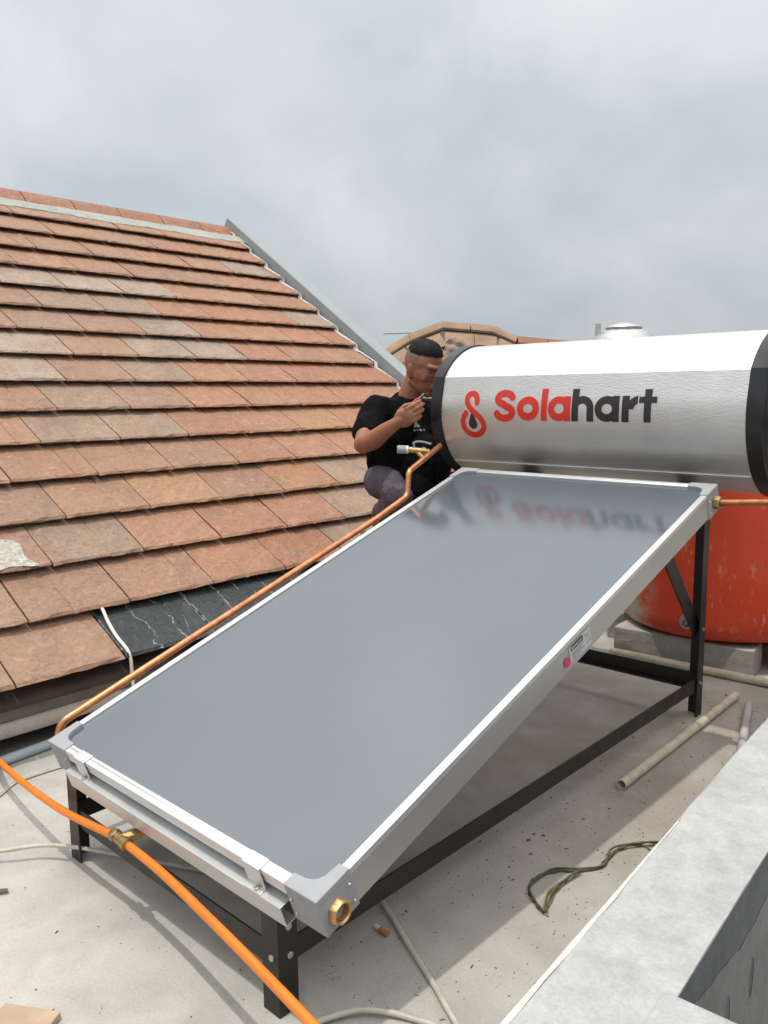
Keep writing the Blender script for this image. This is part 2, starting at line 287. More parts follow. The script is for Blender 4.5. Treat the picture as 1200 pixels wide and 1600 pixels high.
# ------------------------------------------------------------------ mesh helpers
def V(*a): return np.array(a, float)
def unit(v):
    v = np.array(v, float); return v / np.linalg.norm(v)
ROOT = {}
class MB:
    def __init__(s): s.v = []; s.f = []
    def add(s, vs, fs):
        o = len(s.v); s.v += [tuple(map(float, p)) for p in vs]; s.f += [tuple(i + o for i in f) for f in fs]; return s
    def box(s, a, b): return s.obox([(a[i] + b[i]) / 2 for i in range(3)], np.eye(3), [(b[i] - a[i]) / 2 for i in range(3)])
    def obox(s, c, ax, h):
        c = np.array(c, float); ax = np.array(ax, float); vs = []
        for z in (-1, 1):
            for y in (-1, 1):
                for x in (-1, 1): vs.append(c + ax[0] * h[0] * x + ax[1] * h[1] * y + ax[2] * h[2] * z)
        fs = [(0, 2, 3, 1), (4, 5, 7, 6), (0, 1, 5, 4), (2, 6, 7, 3), (0, 4, 6, 2), (1, 3, 7, 5)]
        if np.linalg.det(ax) < 0: fs = [f[::-1] for f in fs]
        return s.add(vs, fs)
    def tube(s, pts, r, seg=12, caps=True, round_=False):
        P = [np.array(p, float) for p in pts]; n = len(P); rs = list(r) if hasattr(r, '__len__') else [r] * n
        T = [unit(P[min(i + 1, n - 1)] - P[max(i - 1, 0)]) for i in range(n)]
        if round_:
            k = 4
            a = [(P[0] - T[0] * rs[0] * cos(j / k * pi / 2), rs[0] * sin(j / k * pi / 2), T[0]) for j in range(k)]
            b = [(P[-1] + T[-1] * rs[-1] * sin(j / k * pi / 2), rs[-1] * cos(j / k * pi / 2), T[-1]) for j in range(1, k + 1)]
            P = [q[0] for q in a] + P + [q[0] for q in b]; rs = [max(q[1], 1e-4) for q in a] + rs + [max(q[1], 1e-4) for q in b]; T = [q[2] for q in a] + T + [q[2] for q in b]; n = len(P)
        u = np.cross(T[0], (0, 0, 1) if abs(T[0][2]) < .9 else (1, 0, 0)); u = unit(u); vs = []
        for i in range(n):
            u = unit(u - T[i] * (u @ T[i])); w = np.cross(T[i], u)
            for j in range(seg):
                a = 2 * pi * j / seg; vs.append(P[i] + rs[i] * (cos(a) * u + sin(a) * w))
        fs = [(i * seg + j, i * seg + (j + 1) % seg, (i + 1) * seg + (j + 1) % seg, (i + 1) * seg + j) for i in range(n - 1) for j in range(seg)]
        if caps: fs += [tuple(range(seg))[::-1], tuple((n - 1) * seg + j for j in range(seg))]
        return s.add(vs, fs)
    def lathe(s, prof, o, axis=(0, 0, 1), seg=24, hexa=False):
        ax = unit(axis); u = unit(np.cross(ax, (1, 0, 0) if abs(ax[0]) < .9 else (0, 1, 0))); w = np.cross(ax, u); o = np.array(o, float); vs = []
        for r, z in prof:
            for j in range(seg):
                a = 2 * pi * j / seg; vs.append(o + ax * z + max(r, 1e-5) * (cos(a) * u + sin(a) * w))
        n = len(prof)
        return s.add(vs, [(i * seg + j, i * seg + (j + 1) % seg, (i + 1) * seg + (j + 1) % seg, (i + 1) * seg + j) for i in range(n - 1) for j in range(seg)])
    def ell(s, c, r, ax=None, seg=18, rings=12):
        ax = np.eye(3) if ax is None else np.array(ax, float); c = np.array(c, float); vs = []
        for i in range(rings + 1):
            t = pi * i / rings
            for j in range(seg):
                a = 2 * pi * j / seg; d = (max(sin(t), 1e-3) * cos(a) * r[0], max(sin(t), 1e-3) * sin(a) * r[1], -cos(t) * r[2])
                vs.append(c + ax[0] * d[0] + ax[1] * d[1] + ax[2] * d[2])
        return s.add(vs, [(i * seg + j, i * seg + (j + 1) % seg, (i + 1) * seg + (j + 1) % seg, (i + 1) * seg + j) for i in range(rings) for j in range(seg)] + [tuple(range(seg))[::-1], tuple(rings * seg + j for j in range(seg))])
    def prism(s, poly, fn, a, b):
        n = len(poly); vs = [fn(p[0], p[1], a) for p in poly] + [fn(p[0], p[1], b) for p in poly]
        return s.add(vs, [tuple(range(n))[::-1], tuple(range(n, 2 * n))] + [(i, (i + 1) % n, n + (i + 1) % n, n + i) for i in range(n)])
    def build(s, name, mat, parent=None, smooth=35, bevel=0, origin=None, fix=True):
        me = bpy.data.meshes.new(name); o0 = np.array(ROOT[parent.name] if parent else (origin if origin is not None else (0, 0, 0)), float)
        me.from_pydata([tuple(np.array(p) - o0) for p in s.v], [], s.f); me.update()
        if fix:
            bm = bmesh.new(); bm.from_mesh(me); bmesh.ops.recalc_face_normals(bm, faces=bm.faces); bm.to_mesh(me); bm.free()
        if smooth:
            me.polygons.foreach_set('use_smooth', [True] * len(me.polygons)); me.set_sharp_from_angle(angle=radians(smooth))
        ob = bpy.data.objects.new(name, me); COL.objects.link(ob)
        if mat: me.materials.append(M[mat] if isinstance(mat, str) else mat)
        if parent: ob.parent = parent; ROOT[ob.name] = tuple(o0)
        else: ob.location = o0; ROOT[ob.name] = tuple(o0)
        if bevel:
            b = ob.modifiers.new('bevel', 'BEVEL'); b.width = bevel; b.segments = 2; b.limit_method = 'ANGLE'; b.angle_limit = radians(40)
        return ob
def thing(name, loc, label, cat, group=None):
    o = bpy.data.objects.new(name, None); COL.objects.link(o); o.location = loc; o.empty_display_size = 0.1
    ROOT[o.name] = tuple(loc); return tag(o, label, cat, group)
def tag(o, label=None, cat=None, group=None, kind=None):
    for k, v in (('label', label), ('category', cat), ('group', group), ('kind', kind)):
        if v: o[k] = v
    return o
def spline(pts, k=8):
    P = [np.array(p, float) for p in pts]; P = [2 * P[0] - P[1]] + P + [2 * P[-1] - P[-2]]; o = []
    for i in range(1, len(P) - 2):
        for j in range(k):
            t = j / k; a, b, c, d = P[i - 1:i + 3]
            o.append(0.5 * ((2 * b) + (c - a) * t + (2 * a - 5 * b + 4 * c - d) * t * t + (3 * b - a - 3 * c + d) * t ** 3))
    o.append(P[-2]); return o
def fillet(pts, r, k=5):
    P = [np.array(p, float) for p in pts]; o = [P[0]]
    for i in range(1, len(P) - 1):
        a = unit(P[i - 1] - P[i]); b = unit(P[i + 1] - P[i])
        for j in range(k + 1):
            t = j / k; o.append((1 - t) ** 2 * (P[i] + a * r) + 2 * t * (1 - t) * P[i] + t * t * (P[i] + b * r))
    o.append(P[-1]); return o
def sdf_mesh(f, x0, x1, y0, y1, h, fn):
    """fills {f<0} with polygons clipped cell by cell; fn maps the flat (x, y) onto the surface"""
    xs = np.arange(x0, x1 + h, h); ys = np.arange(y0, y1 + h, h); X, Y = np.meshgrid(xs, ys, indexing='ij'); D = f(X, Y); mb = MB(); cache = {}
    def vid(key, p):
        if key not in cache: cache[key] = len(mb.v); mb.v.append(tuple(map(float, fn(*p))))
        return cache[key]
    for i in range(len(xs) - 1):
        for j in range(len(ys) - 1):
            c = [(i, j), (i + 1, j), (i + 1, j + 1), (i, j + 1)]; d = [D[q] for q in c]
            if min(d) >= 0: continue
            poly = []
            for k in range(4):
                a, b = c[k], c[(k + 1) % 4]; da, db = d[k], d[(k + 1) % 4]
                if da < 0: poly.append(vid(a, (xs[a[0]], ys[a[1]])))
                if (da < 0) != (db < 0):
                    t = da / (da - db); key = (min(a, b), max(a, b)); poly.append(vid(key, (xs[a[0]] + t * (xs[b[0]] - xs[a[0]]), ys[a[1]] + t * (ys[b[1]] - ys[a[1]]))))
            if len(poly) >= 3: mb.f.append(tuple(poly))
    return mb
def seg_d(X, Y, pts, r):
    D = np.full(X.shape, 1e9)
    for (ax, ay), (bx, by) in zip(pts[:-1], pts[1:]):
        dx, dy = bx - ax, by - ay; t = np.clip(((X - ax) * dx + (Y - ay) * dy) / (dx * dx + dy * dy + 1e-12), 0, 1)
        D = np.minimum(D, np.hypot(X - ax - t * dx, Y - ay - t * dy))
    return D - r
def box_d(X, Y, a, b, c, d): return np.maximum(np.abs(X - (a + b) / 2) - (b - a) / 2, np.abs(Y - (c + d) / 2) - (d - c) / 2)

# ------------------------------------------------------------------ setting
tag(MB().box((-400, -400, -7.6), (400, 400, -7.5)).build('ground', 'far_ground', smooth=0), kind='structure')
def grid_sheet(x0, x1, y0, y1, n, m_, z, zb):
    mb = MB(); mb.box((x0, y0, zb), (x1, y1, z)); return mb
tag(grid_sheet(-1.02, 1.42, -5.0, 6.0, 1, 1, 0.0, -0.22).build('terrace_floor', 'floor', smooth=0), kind='structure')
tag(MB().box((1.42, -5.0, -1.02), (5.2, 6.0, -0.80)).build('lower_roof_floor', 'floor', smooth=0), kind='structure')
bld = thing('building', (0.5, 0, -7.5), 'plain rendered building carrying the terrace', 'building')
MB().box((-1.0, -4.9, -7.5), (1.40, 5.9, -0.221)).build('wall', 'wall', bld, 0)
MB().box((1.401, -4.9, -7.5), (5.1, 5.9, -1.021)).build('wall', 'wall', bld, 0)

# ------------------------------------------------------------------ house with the tiled roof
PA = radians(34.5); SR = V(-cos(PA), 0, sin(PA)); NR = V(sin(PA), 0, cos(PA)); P0 = V(-0.673, 0, 0.245)
def RF(y, s, n=0.0): return P0 + SR * s + NR * n + V(0, y, 0)
house = thing('house', (-4.2, 1.0, -7.5), 'house roof of riven clay tiles with grey metal edge beside the terrace', 'house')
VY = 3.75; RS = 4.33
mb = MB(); y0 = -4.0
def rfp(s, n, y): return RF(y, s, n)
mb.prism([(-0.03, -0.035), (RS, -0.035), (RS, -0.16), (0.0, -0.16)], rfp, y0, 3.84)
apex = RF(0, RS, -0.03); back = lambda s, n, y: V(apex[0] - cos(PA) * s + -sin(PA) * n * 1, y, apex[2] - sin(PA) * s + cos(PA) * n)
mb.prism([(0.0, 0.0), (4.4, 0.0), (4.4, -0.12), (0.08, -0.12)], back, y0, 3.84)
mb.build('roof_deck', 'wood_dark', house, 0)
MB().box((-7.2, y0 + 0.3, -7.5), (-1.03, 3.7, -0.05)).build('wall', 'wall', house, 0)
gm = MB(); gm.prism([(-1.03, -0.05), (-7.2, -0.05), (-7.0, 0.3), (apex[0], apex[2] - 0.25), (-1.03, 0.3)], lambda a, b, y: V(a, y, b), 3.5, 3.7); gm.build('gable_wall', 'wall', house, 0)
# fascia, pale lip and soffit shadow gap under the eave
MB().box((-0.735, y0, 0.128), (-0.705, 3.80, 0.222)).build('fascia', 'fascia', house, 0, 0.003)
lip = MB(); ys_ = np.linspace(y0, 3.8, 90); vs = []
for y in ys_:
    dz = 0.004 * sin(y * 5) + 0.002 * sin(y * 13 + 1); dx2 = 0.004 * sin(y * 3.3)
    vs += [(-0.74, y, 0.126 + dz), (-0.698 + dx2, y, 0.125 + dz), (-0.692 + dx2, y, 0.118 + dz), (-0.692 + dx2, y, 0.080 + dz * 1.5), (-0.700, y, 0.073 + dz), (-0.74, y, 0.073 + dz)]
lip.add(vs, [(6 * i + j, 6 * i + (j + 1) % 6, 6 * i + 6 + (j + 1) % 6, 6 * i + 6 + j) for i in range(89) for j in range(6)])
lip.build('eave_lip', 'lip', house, 60)
MB().box((-1.03, y0, -0.02), (-1.0, 3.7, 0.30)).build('wall', 'fascia', house, 0)

# tiles: six shared shapes, each tile an object of its own
TWd, TL, EXP = 0.397, 0.335, 0.2602
def tile_mesh(i, groove):
    r = np.random.default_rng(100 + i); nx, ny = 8, 4
    xs = np.linspace(-TWd / 2 + 0.002, TWd / 2 - 0.002, nx + 1); 
    if groove is not None:
        xs = np.sort(np.r_[xs[[0, 1, 2, 4, 6, 7, 8]], groove - 0.006, groove, groove + 0.006]); nx = len(xs) - 1
    ys2 = np.array([0, 0.012, 0.13, 0.24, TL]); vs = []; fs = []
    for j, y in enumerate(ys2):
        for k, x in enumerate(xs):
            z = 0.040 + r.normal(0, 0.0014) - (0.007 if j == 0 else 0) - (0.004 if groove is not None and abs(x - groove) < 1e-6 else 0)
            vs.append((x, y + (r.normal(0, 0.0026) if j == 0 else 0), z))
    nn = nx + 1
    for j in range(4):
        for k in range(nx): fs.append((j * nn + k, j * nn + k + 1, (j + 1) * nn + k + 1, (j + 1) * nn + k))
    b0 = len(vs)
    for q_ in ((0.005, 0.026), (0.070, 0.020), (0.078, -0.002)):
        for k, x in enumerate(xs): vs.append((x, q_[0] + (r.normal(0, 0.002) if q_[0] < 0.01 else 0), q_[1]))
    for k in range(nx): fs.append((b0 + k, b0 + k + 1, k + 1, k)); fs.append((b0 + nn + k, b0 + nn + k + 1, b0 + k + 1, b0 + k)); fs.append((b0 + 2 * nn + k, b0 + 2 * nn + k + 1, b0 + nn + k + 1, b0 + nn + k))
    bl = len(vs); vs += [(xs[0], TL, -0.002), (xs[-1], TL, -0.002)]
    fs += [tuple([b0 + 2 * nn, b0 + nn, b0] + [j * nn for j in range(5)] + [bl]), tuple([b0 + nx, b0 + nn + nx, b0 + 2 * nn + nx, bl + 1] + [j * nn + nx for j in range(4, -1, -1)])]
    me = bpy.data.meshes.new('tile_shape'); me.from_pydata(vs, [], fs); me.update(); me.materials.append(M['tile'])
    bm = bmesh.new(); bm.from_mesh(me); bmesh.ops.recalc_face_normals(bm, faces=bm.faces); bm.to_mesh(me); bm.free()
    return me
TM = [tile_mesh(i, g) for i, g in enumerate((None, 0.05, -0.06, None, 0.09, -0.03))]
TMB = []
for me in TM:
    q = me.copy(); q.materials.clear(); q.materials.append(M['tile_black']); TMB.append(q)
GREY = {(0.44, 0.63): 3, (0.73, 0.65): 1, (1.31, 1.44): 1, (1.14, 2.11): 2, (1.33, 2.93): 2, (1.64, 2.95): 1, (1.91, 2.92): 2, (2.35, 2.95): 2, (1.66, 2.68): 1, (1.97, 2.68): 1,
        (2.04, 2.45): 2, (1.91, 2.18): 2, (2.3, 2.17): 2, (0.81, 1.3): 1, (1.11, 1.32): 1, (1.05, 1.71): 1, (2.45, 0.87): 1, (2.28, 0.63): 1, (0.99, 1.89): 2, (3.46, 2.68): 2, (1.58, 1.99): 1, (3.35, 3.52): 2, (2.19, 0.32): 1}
ROWOFF = [0.18, 0.33, 0.13, 0.30, 0.17, 0.01, 0.20, 0.36, 0.12, 0.31, 0.16, 0.02, 0.22, 0.05, 0.28, 0.1]
def place_tile(me, y, s, n, col, tilt, twist=0.0):
    o = bpy.data.objects.new('tile', me); COL.objects.link(o); o.parent = house
    c, t2 = cos(tilt), sin(tilt); up = SR * c - NR * t2; nn = NR * c + SR * t2; ax = V(0, 1, 0)
    cw, sw = cos(twist), sin(twist); ax2 = ax * cw + up * sw; up2 = up * cw - ax * sw
    p = RF(y, s, n) - V(*ROOT['house']); mt = Matrix.Identity(4)
    for i in range(3): mt[i][0] = ax2[i]; mt[i][1] = up2[i]; mt[i][2] = nn[i]; mt[i][3] = p[i]
    o.matrix_local = mt; o.color = (*col, 1); return o
for k in range(16):
    s = -0.022 + EXP * k if k else -0.022
    off = ROWOFF[k]; i0 = int(math.floor((-0.55 + 0.098 * k - off) / 0.4)); 
    for i in range(i0, 12):
        yc_ = off + 0.4 * i + 0.2
        if yc_ - 0.2 > VY - 0.05: break
        L0, L1 = yc_ - 0.2, yc_ + 0.2
        black = k == 0 and L0 > 0.5
        warm = 0.5 + 0.5 * math.tanh(((L0 + 0.2 - 1.5) / 1.1 + (1.0 - s) * 0.45) * 1.1) + random.uniform(-0.28, 0.28); warm = min(1, max(0, warm))
        wa = np.array(random.choice([(0.335, 0.135, 0.070), (0.32, 0.126, 0.072), (0.34, 0.150, 0.074), (0.31, 0.124, 0.077), (0.335, 0.165, 0.085)])); gr = np.array(random.choice([(0.275, 0.160, 0.112), (0.265, 0.165, 0.122), (0.285, 0.155, 0.106)]))
        col = tuple(wa * warm + gr * (1 - warm))
        for (gy, gs), g in GREY.items():
            if L0 <= gy < L1 and s <= gs < s + EXP: col = {1: (0.262, 0.182, 0.138), 2: (0.315, 0.240, 0.200), 3: (0.28, 0.155, 0.115)}[g]
        j = random.uniform(1.08, 1.28); col = tuple(0.95 * c_ * j * k_ + 0.05 * d_ for c_, k_, d_ in zip(col, (1, 1.06, 1.02), (0.34, 0.25, 0.19)))
        if black: col = (0.034, 0.038, 0.041)
        me = (TMB if black else TM)[random.randrange(6)]
        if L1 > VY:      # cut tile at the verge
            w = (VY - L0) / 0.4; o = place_tile(me, L0 + 0.2 * w, s, 0.004, col, 0.142); o.scale = (w, 1, 1)
        else: place_tile(me, yc_, s + random.uniform(-0.0015, 0.0015), 0.004 + random.uniform(0, 0.0012), col, 0.142 + random.uniform(-0.002, 0.002), random.uniform(-0.002, 0.002))
# pale crusted patch of mortar on one tile
pm = sdf_mesh(lambda X, Y: np.maximum(box_d(X, Y, 0.20, 0.475, 0.515, 0.70), (X - 0.47) + (Y - 0.50) * 0.12) + 0.012 * np.sin(37 * X) * np.sin(41 * Y), 0.18, 0.52, 0.49, 0.73, 0.01,
              lambda y, s: RF(y, s, 0.049 - (s - 0.5) * 0.142 + 0.0025 * sin(90 * y) * cos(70 * s)))
M['crust'] = simple('mortar_crust', (0.40, 0.375, 0.325), 0.9, 0, 0.4, 60, 1.0, 90); pm.build('mortar_patch', 'crust', house)
# ridge
for i in range(14):
    y = -1.55 + 0.385 * i
    if y > 3.6: break
    mb = MB(); y1 = min(y + 0.378, 3.83)
    mb.prism([(4.15, 0.014), (4.25, 0.032), (4.31, 0.036), (4.36, 0.018), (4.34, -0.01), (4.25, 0.0), (4.15, -0.006)], rfp, y, y1)
    o = mb.build('ridge_tile', 'tile', house, 40, 0.004); o.color = (*random.choice([(0.34, 0.15, 0.085), (0.32, 0.16, 0.10), (0.33, 0.135, 0.08)]), 1)
mb = MB(); yy = np.linspace(-2.0, 3.80, 90); lowr = 4.03 + 0.010 * np.sin(yy * 7) + rng.normal(0, 0.006, 90); hi = 4.172 + rng.normal(0, 0.004, 90)
vs = []; 
for i, y in enumerate(yy): vs += [RF(y, lowr[i] - 0.02, 0.010), RF(y, lowr[i] - 0.01, 0.030), RF(y, hi[i] - 0.02, 0.026), RF(y, hi[i], -0.005)]
mb.add(vs, [(4 * i + j, 4 * i + j + 1, 4 * i + j + 5, 4 * i + j + 4) for i in range(89) for j in range(3)]); mb.build('ridge_mortar', 'ridge_mortar', house, 50)
# verge: metal clad barge standing proud, ragged mortar fillet against it
def bp(y, n, s): return RF(y, s, n)
mb = MB(); mb.prism([(3.80, -0.14), (3.80, 0.085), (3.806, 0.092), (3.915, 0.098), (3.925, 0.09), (3.925, -0.14)], bp, -0.05, RS + 0.055); mb.build('barge_flashing', 'flash_metal', house, 25)
mb = MB(); mb.prism([(3.80, -0.30), (3.925, -0.30), (3.925, -0.141), (3.80, -0.141)], bp, 0.0, RS - 0.1); mb.build('barge_board', 'wood_dark', house, 0)
vs = []; ss = np.linspace(0.0, 4.2, 130)
for s in ss:
    k = ((s + 0.022) % EXP) / EXP; w = 0.006 + 0.030 * k * abs(sin(s * 3.1 + 0.4)) + rng.normal(0, 0.004); h = 0.040 - 0.031 * k
    vs += [RF(3.750 - max(0.0, w), s, h + 0.001), RF(3.752, s, h + 0.006), RF(3.772 + rng.normal(0, 0.003), s, h - 0.004), RF(3.779, s, -0.01)]
MB().add(vs, [(4 * i + j, 4 * i + j + 1, 4 * i + j + 5, 4 * i + j + 4) for i in range(129) for j in range(3)]).build('verge_mortar', 'mortar', house, 50)

# ------------------------------------------------------------------ parapet on the right
par = thing('parapet_wall', (1.46, 0.8, -0.8), 'low grey cement parapet wall with smooth trowelled top at the lower right', 'wall')
pd = unit((-0.0652, 1, 0)); pq = V(pd[1], -pd[0], 0)          # along, across (to the right)
PB = V(1.432, -0.02, 0.0)
def PP(a, l, z): return PB + pd * l + pq * a + V(0, 0, z)
ZT = 0.335
mb = MB(); ls = np.linspace(-1.3, 3.6, 60); vs = []; na = [-0.005, 0.03, 0.07, 0.11, 0.155, 0.171]
for l in ls:
    for a in na: vs.append(PP(a + (rng.normal(0, 0.0012) if a == 0.171 else 0), l, ZT + rng.normal(0, 0.0010)))
    vs.append(PP(0.171, l, ZT - 0.004))
nn = 7; mb.add(vs, [(i * nn + j, i * nn + j + 1, (i + 1) * nn + j + 1, (i + 1) * nn + j) for i in range(59) for j in range(6)]); mb.build('top_screed', 'parapet', par, 40)
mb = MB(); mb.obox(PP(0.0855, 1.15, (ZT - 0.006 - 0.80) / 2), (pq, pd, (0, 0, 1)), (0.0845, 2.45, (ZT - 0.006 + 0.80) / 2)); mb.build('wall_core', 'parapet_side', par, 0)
edge_n = np.cumsum(rng.normal(0, 0.005, 400)); edge_n = edge_n - np.linspace(edge_n[0], edge_n[-1], 400)
def coat(X, Y):
    e_ = ZT - 0.055 - 0.05 * np.clip((X - 0.3) / 0.8, 0, 1) + 0.018 * np.sin(X * 9) + np.interp(X, np.linspace(0, 3.6, 400), edge_n) * 0.5
    ho = np.minimum(np.hypot((X - 0.62) / 0.5, (Y - 0.115) / 1.6) - 0.028, np.hypot((X - 0.47) / 0.5, (Y - 0.10) / 1.8) - 0.034)
    return np.maximum(Y - e_, -ho + 0.006 * np.sin(70 * X) * np.sin(50 * Y))
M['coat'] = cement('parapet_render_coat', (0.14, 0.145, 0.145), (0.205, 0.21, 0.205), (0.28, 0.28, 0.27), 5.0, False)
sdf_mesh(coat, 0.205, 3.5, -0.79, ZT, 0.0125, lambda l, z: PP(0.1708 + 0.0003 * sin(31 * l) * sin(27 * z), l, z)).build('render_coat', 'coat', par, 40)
mb = MB(); vs = []
for l in ls:
    wv = rng.normal(0, 0.0008); tw_ = 0.0095 / (1 + math.exp((l - 0.52) * 9)) + rng.normal(0, 0.0008); vs += [PP(-0.007, l, ZT - 0.03), PP(-0.007 + wv, l, ZT - 0.004), PP(-0.003, l, ZT + 0.0012), PP(-0.004 + max(0.0, tw_), l, ZT + (0.0006 if l < 0.75 else -0.004))]
mb.add(vs, [(4 * i + j, 4 * i + j + 1, 4 * i + j + 5, 4 * i + j + 4) for i in range(59) for j in range(3)]); mb.build('edge_trim', 'parapet_edge', par, 50)
mb = MB(); mb.obox(PP(0.69, 0.202 - 0.25, (ZT + 0.0025 - 0.80) / 2), (pq, pd, (0, 0, 1)), (0.540, 0.25, (ZT + 0.0025 + 0.80) / 2)); mb.build('cross_pier', 'parapet', par, 0, 0.006)

# ------------------------------------------------------------------ neighbour roof and steel water tank far behind
nb = thing('neighbour_roof', (-4.4, 7.1, -7.5), 'weathered beige hipped tile roof of the neighbouring house behind the man', 'house')
R0 = [V(-5.6, 5.9, 1.15), V(-4.90, 6.58, 1.71), V(-4.69, 6.81, 1.90), V(-4.41, 7.10, 2.05), V(-4.15, 7.33, 2.02), V(-3.95, 7.51, 1.99), V(-3.72, 7.70, 1.86), V(-2.9, 8.45, 1.75), V(-1.5, 9.7, 1.62)]
tow = unit((0.67, -0.74, 0)); DNv = unit(tow * 0.83 + V(0, 0, -0.56))
M['far_tile'] = simple('far_beige_tile', (0.27, 0.175, 0.11), 0.85, 0, 0.35, 3, 0.3, 20); M['far_red'] = simple('far_red_tile', (0.25, 0.105, 0.065), 0.8, 0, 0.3, 3, 0.2, 20)
mb = MB(); n = len(R0); vs = list(R0) + [p + DNv * 2.6 - V(0, 0, 0.05) for p in R0] + [p - tow * 2.0 - V(0, 0, 1.4) for p in R0]
mb.add(vs, [(i, i + 1, n + i + 1, n + i) for i in range(n - 1)] + [(i + 1, i, 2 * n + i, 2 * n + i + 1) for i in range(n - 1)]); mb.build('roof_slope', 'wood_dark', nb, 0, fix=False)
for i in range(n - 1):
    a, b = R0[i], R0[i + 1]; d = unit(b - a); k = max(1, int(np.linalg.norm(b - a) / 0.36)) if 0 < i < 6 else 3
    for j in range(k):
        p, q = a + (b - a) * j / k, a + (b - a) * (j + 0.96) / k
        u = unit(np.cross(d, tow)); u = u if u[2] > 0 else -u
        fr = unit(np.cross(u, d)); fr = fr if fr @ tow > 0 else -fr; mb = MB(); mb.prism([(-0.10, -0.07), (0.0, 0.035), (0.03, 0.037), (0.13, -0.045), (0.125, -0.07), (0.02, 0.0), (-0.09, -0.09)], lambda a1, b1, c1: a + (b - a) * c1 + fr * a1 + u * b1, j / k, (j + 0.97) / k)
        mb.build('ridge_tile', 'far_tile' if i < 6 else 'far_red', nb, 50)
    for row in range(4):
        o_ = 0.34 + row * 0.30; c = (a + b) / 2 + DNv * (o_ + 0.15) + V(0, 0, 0.04); nn_ = unit(np.cross(d, DNv)); nn_ = nn_ if nn_[2] > 0 else -nn_; dv = unit(np.cross(nn_, d)); dv = dv if dv @ DNv > 0 else -dv
        mb = MB(); mb.obox(c + nn_ * 0.03 + dv * 0.02, (d, dv, unit(nn_ + dv * 0.12)), (np.linalg.norm(b - a) / 2 - 0.004, 0.155, 0.022)); mb.build('tile_course', 'far_tile' if row < 1 else 'far_red', nb, 0, fix=True)
HB = V(-3.98, 6.82, 1.74) + V(0.67, -0.74, 0.12) * 0.16; ha = unit((0.68, 0.73, 0)); hu = unit((-0.30, 0.28, 0.91)); hn = np.cross(ha, hu)
hm = sdf_mesh(lambda X, Y: np.maximum(box_d(X, Y, -0.15, 0.13, -0.16, 0.11), (Y - 0.09) + 0.5 * np.abs(X + 0.02)) + 0.014 * np.sin(33 * X) * np.cos(29 * Y), -0.2, 0.2, -0.2, 0.16, 0.014, lambda x, y: HB + ha * x + hu * y - hn * 0 + unit((0.62, -0.70, 0.3)) * (0.05 * (1 - (x / 0.2) ** 2) + 0.010 * sin(23 * x + 31 * y + 2 * sin(17 * y)) + 0.006 * cos(47 * y - 39 * x)))
hm.build('hip_mortar', cement('far_mortar', (0.22, 0.155, 0.115), (0.31, 0.225, 0.17), (0.40, 0.31, 0.25), 9, False), nb, 60)
tag(MB().tube([(-5.25, 6.95, 1.98), (-4.95, 7.2, 1.99)], 0.012, 6).build('roof_aerial', 'pvc_dirty', nb))
st = thing('steel_water_tank', (-2.85, 8.75, 0.30), 'stainless steel dome-topped water tank seen over the silver heater tank', 'water tank')
mb = MB(); mb.lathe([(0.40, -0.4), (0.40, 1.52), (0.385, 1.56), (0.33, 1.62), (0.25, 1.665), (0.16, 1.685)], ROOT['steel_water_tank'], seg=40); mb.build('tank_body', 'stainless', st, 40)
mb = MB(); mb.lathe([(0.215, 1.676), (0.222, 1.70), (0.20, 1.725), (0.08, 1.755), (0.03, 1.765), (0.0, 1.77)], ROOT['steel_water_tank'], seg=32); mb.build('lid', 'stainless', st, 40)
mb = MB(); b0 = V(*ROOT['steel_water_tank']); q = b0 + V(-0.24, -0.21, 1.62); mb.lathe([(0.035, -0.02), (0.035, 0.13), (0.0, 0.13)], q, seg=12); mb.build('air_vent', 'pvc_dirty', st, 40)

# ------------------------------------------------------------------ red drum on concrete blocks
DC = V(0.60, 2.985, 0.135); DR = 0.45
dr = thing('water_drum', tuple(DC), 'scratched orange red plastic water drum standing on grey concrete blocks', 'drum')
mb = MB(); mb.lathe([(0.0, 0.004), (DR - 0.05, 0.0), (DR - 0.02, 0.012), (DR - 0.004, 0.035), (DR, 0.07), (DR + 0.004, 0.3), (DR + 0.004, 0.7), (DR - 0.006, 0.86), (DR - 0.05, 0.92), (0.2, 0.97), (0.19, 1.0), (0.0, 1.0)], DC, seg=64)
mb.build('drum_body', 'drum', dr, 40)
tp = DC + V(0.03, -0.452, 0.085); td = unit((0.25, -0.95, 0))
tf = MB(); tf.lathe([(0.034, -0.03), (0.034, 0.006), (0.024, 0.008), (0.024, 0.034), (0.018, 0.034), (0.017, 0.004), (0.0, 0.004)], tp, td, 20); tf.lathe([(0.012, 0.0), (0.012, 0.05), (0.0, 0.05)], tp + td * 0.016, (0, 0, 1), 10); tf.build('drain_tap', 'stainless', dr, 40)
BL = [((0.46, 2.655), 6.0, (0.195, 0.075, 0.062), 'long grey concrete block under the left front edge of the red drum', 0),
      ((0.775, 2.675), 4.0, (0.105, 0.075, 0.060), 'short grey concrete block under the red drum behind the steel leg', 0),
      ((1.03, 2.86), 3.0, (0.10, 0.08, 0.063), 'grey concrete block at the right picture edge beside the red drum', 0),
      ((0.16, 2.92), 30.0, (0.10, 0.13, 0.064), 'pale broken concrete block left of the red drum', 0),
      ((0.62, 3.22), 10.0, (0.16, 0.1, 0.0655), 'grey concrete block hidden beneath the back of the red drum', 0)]
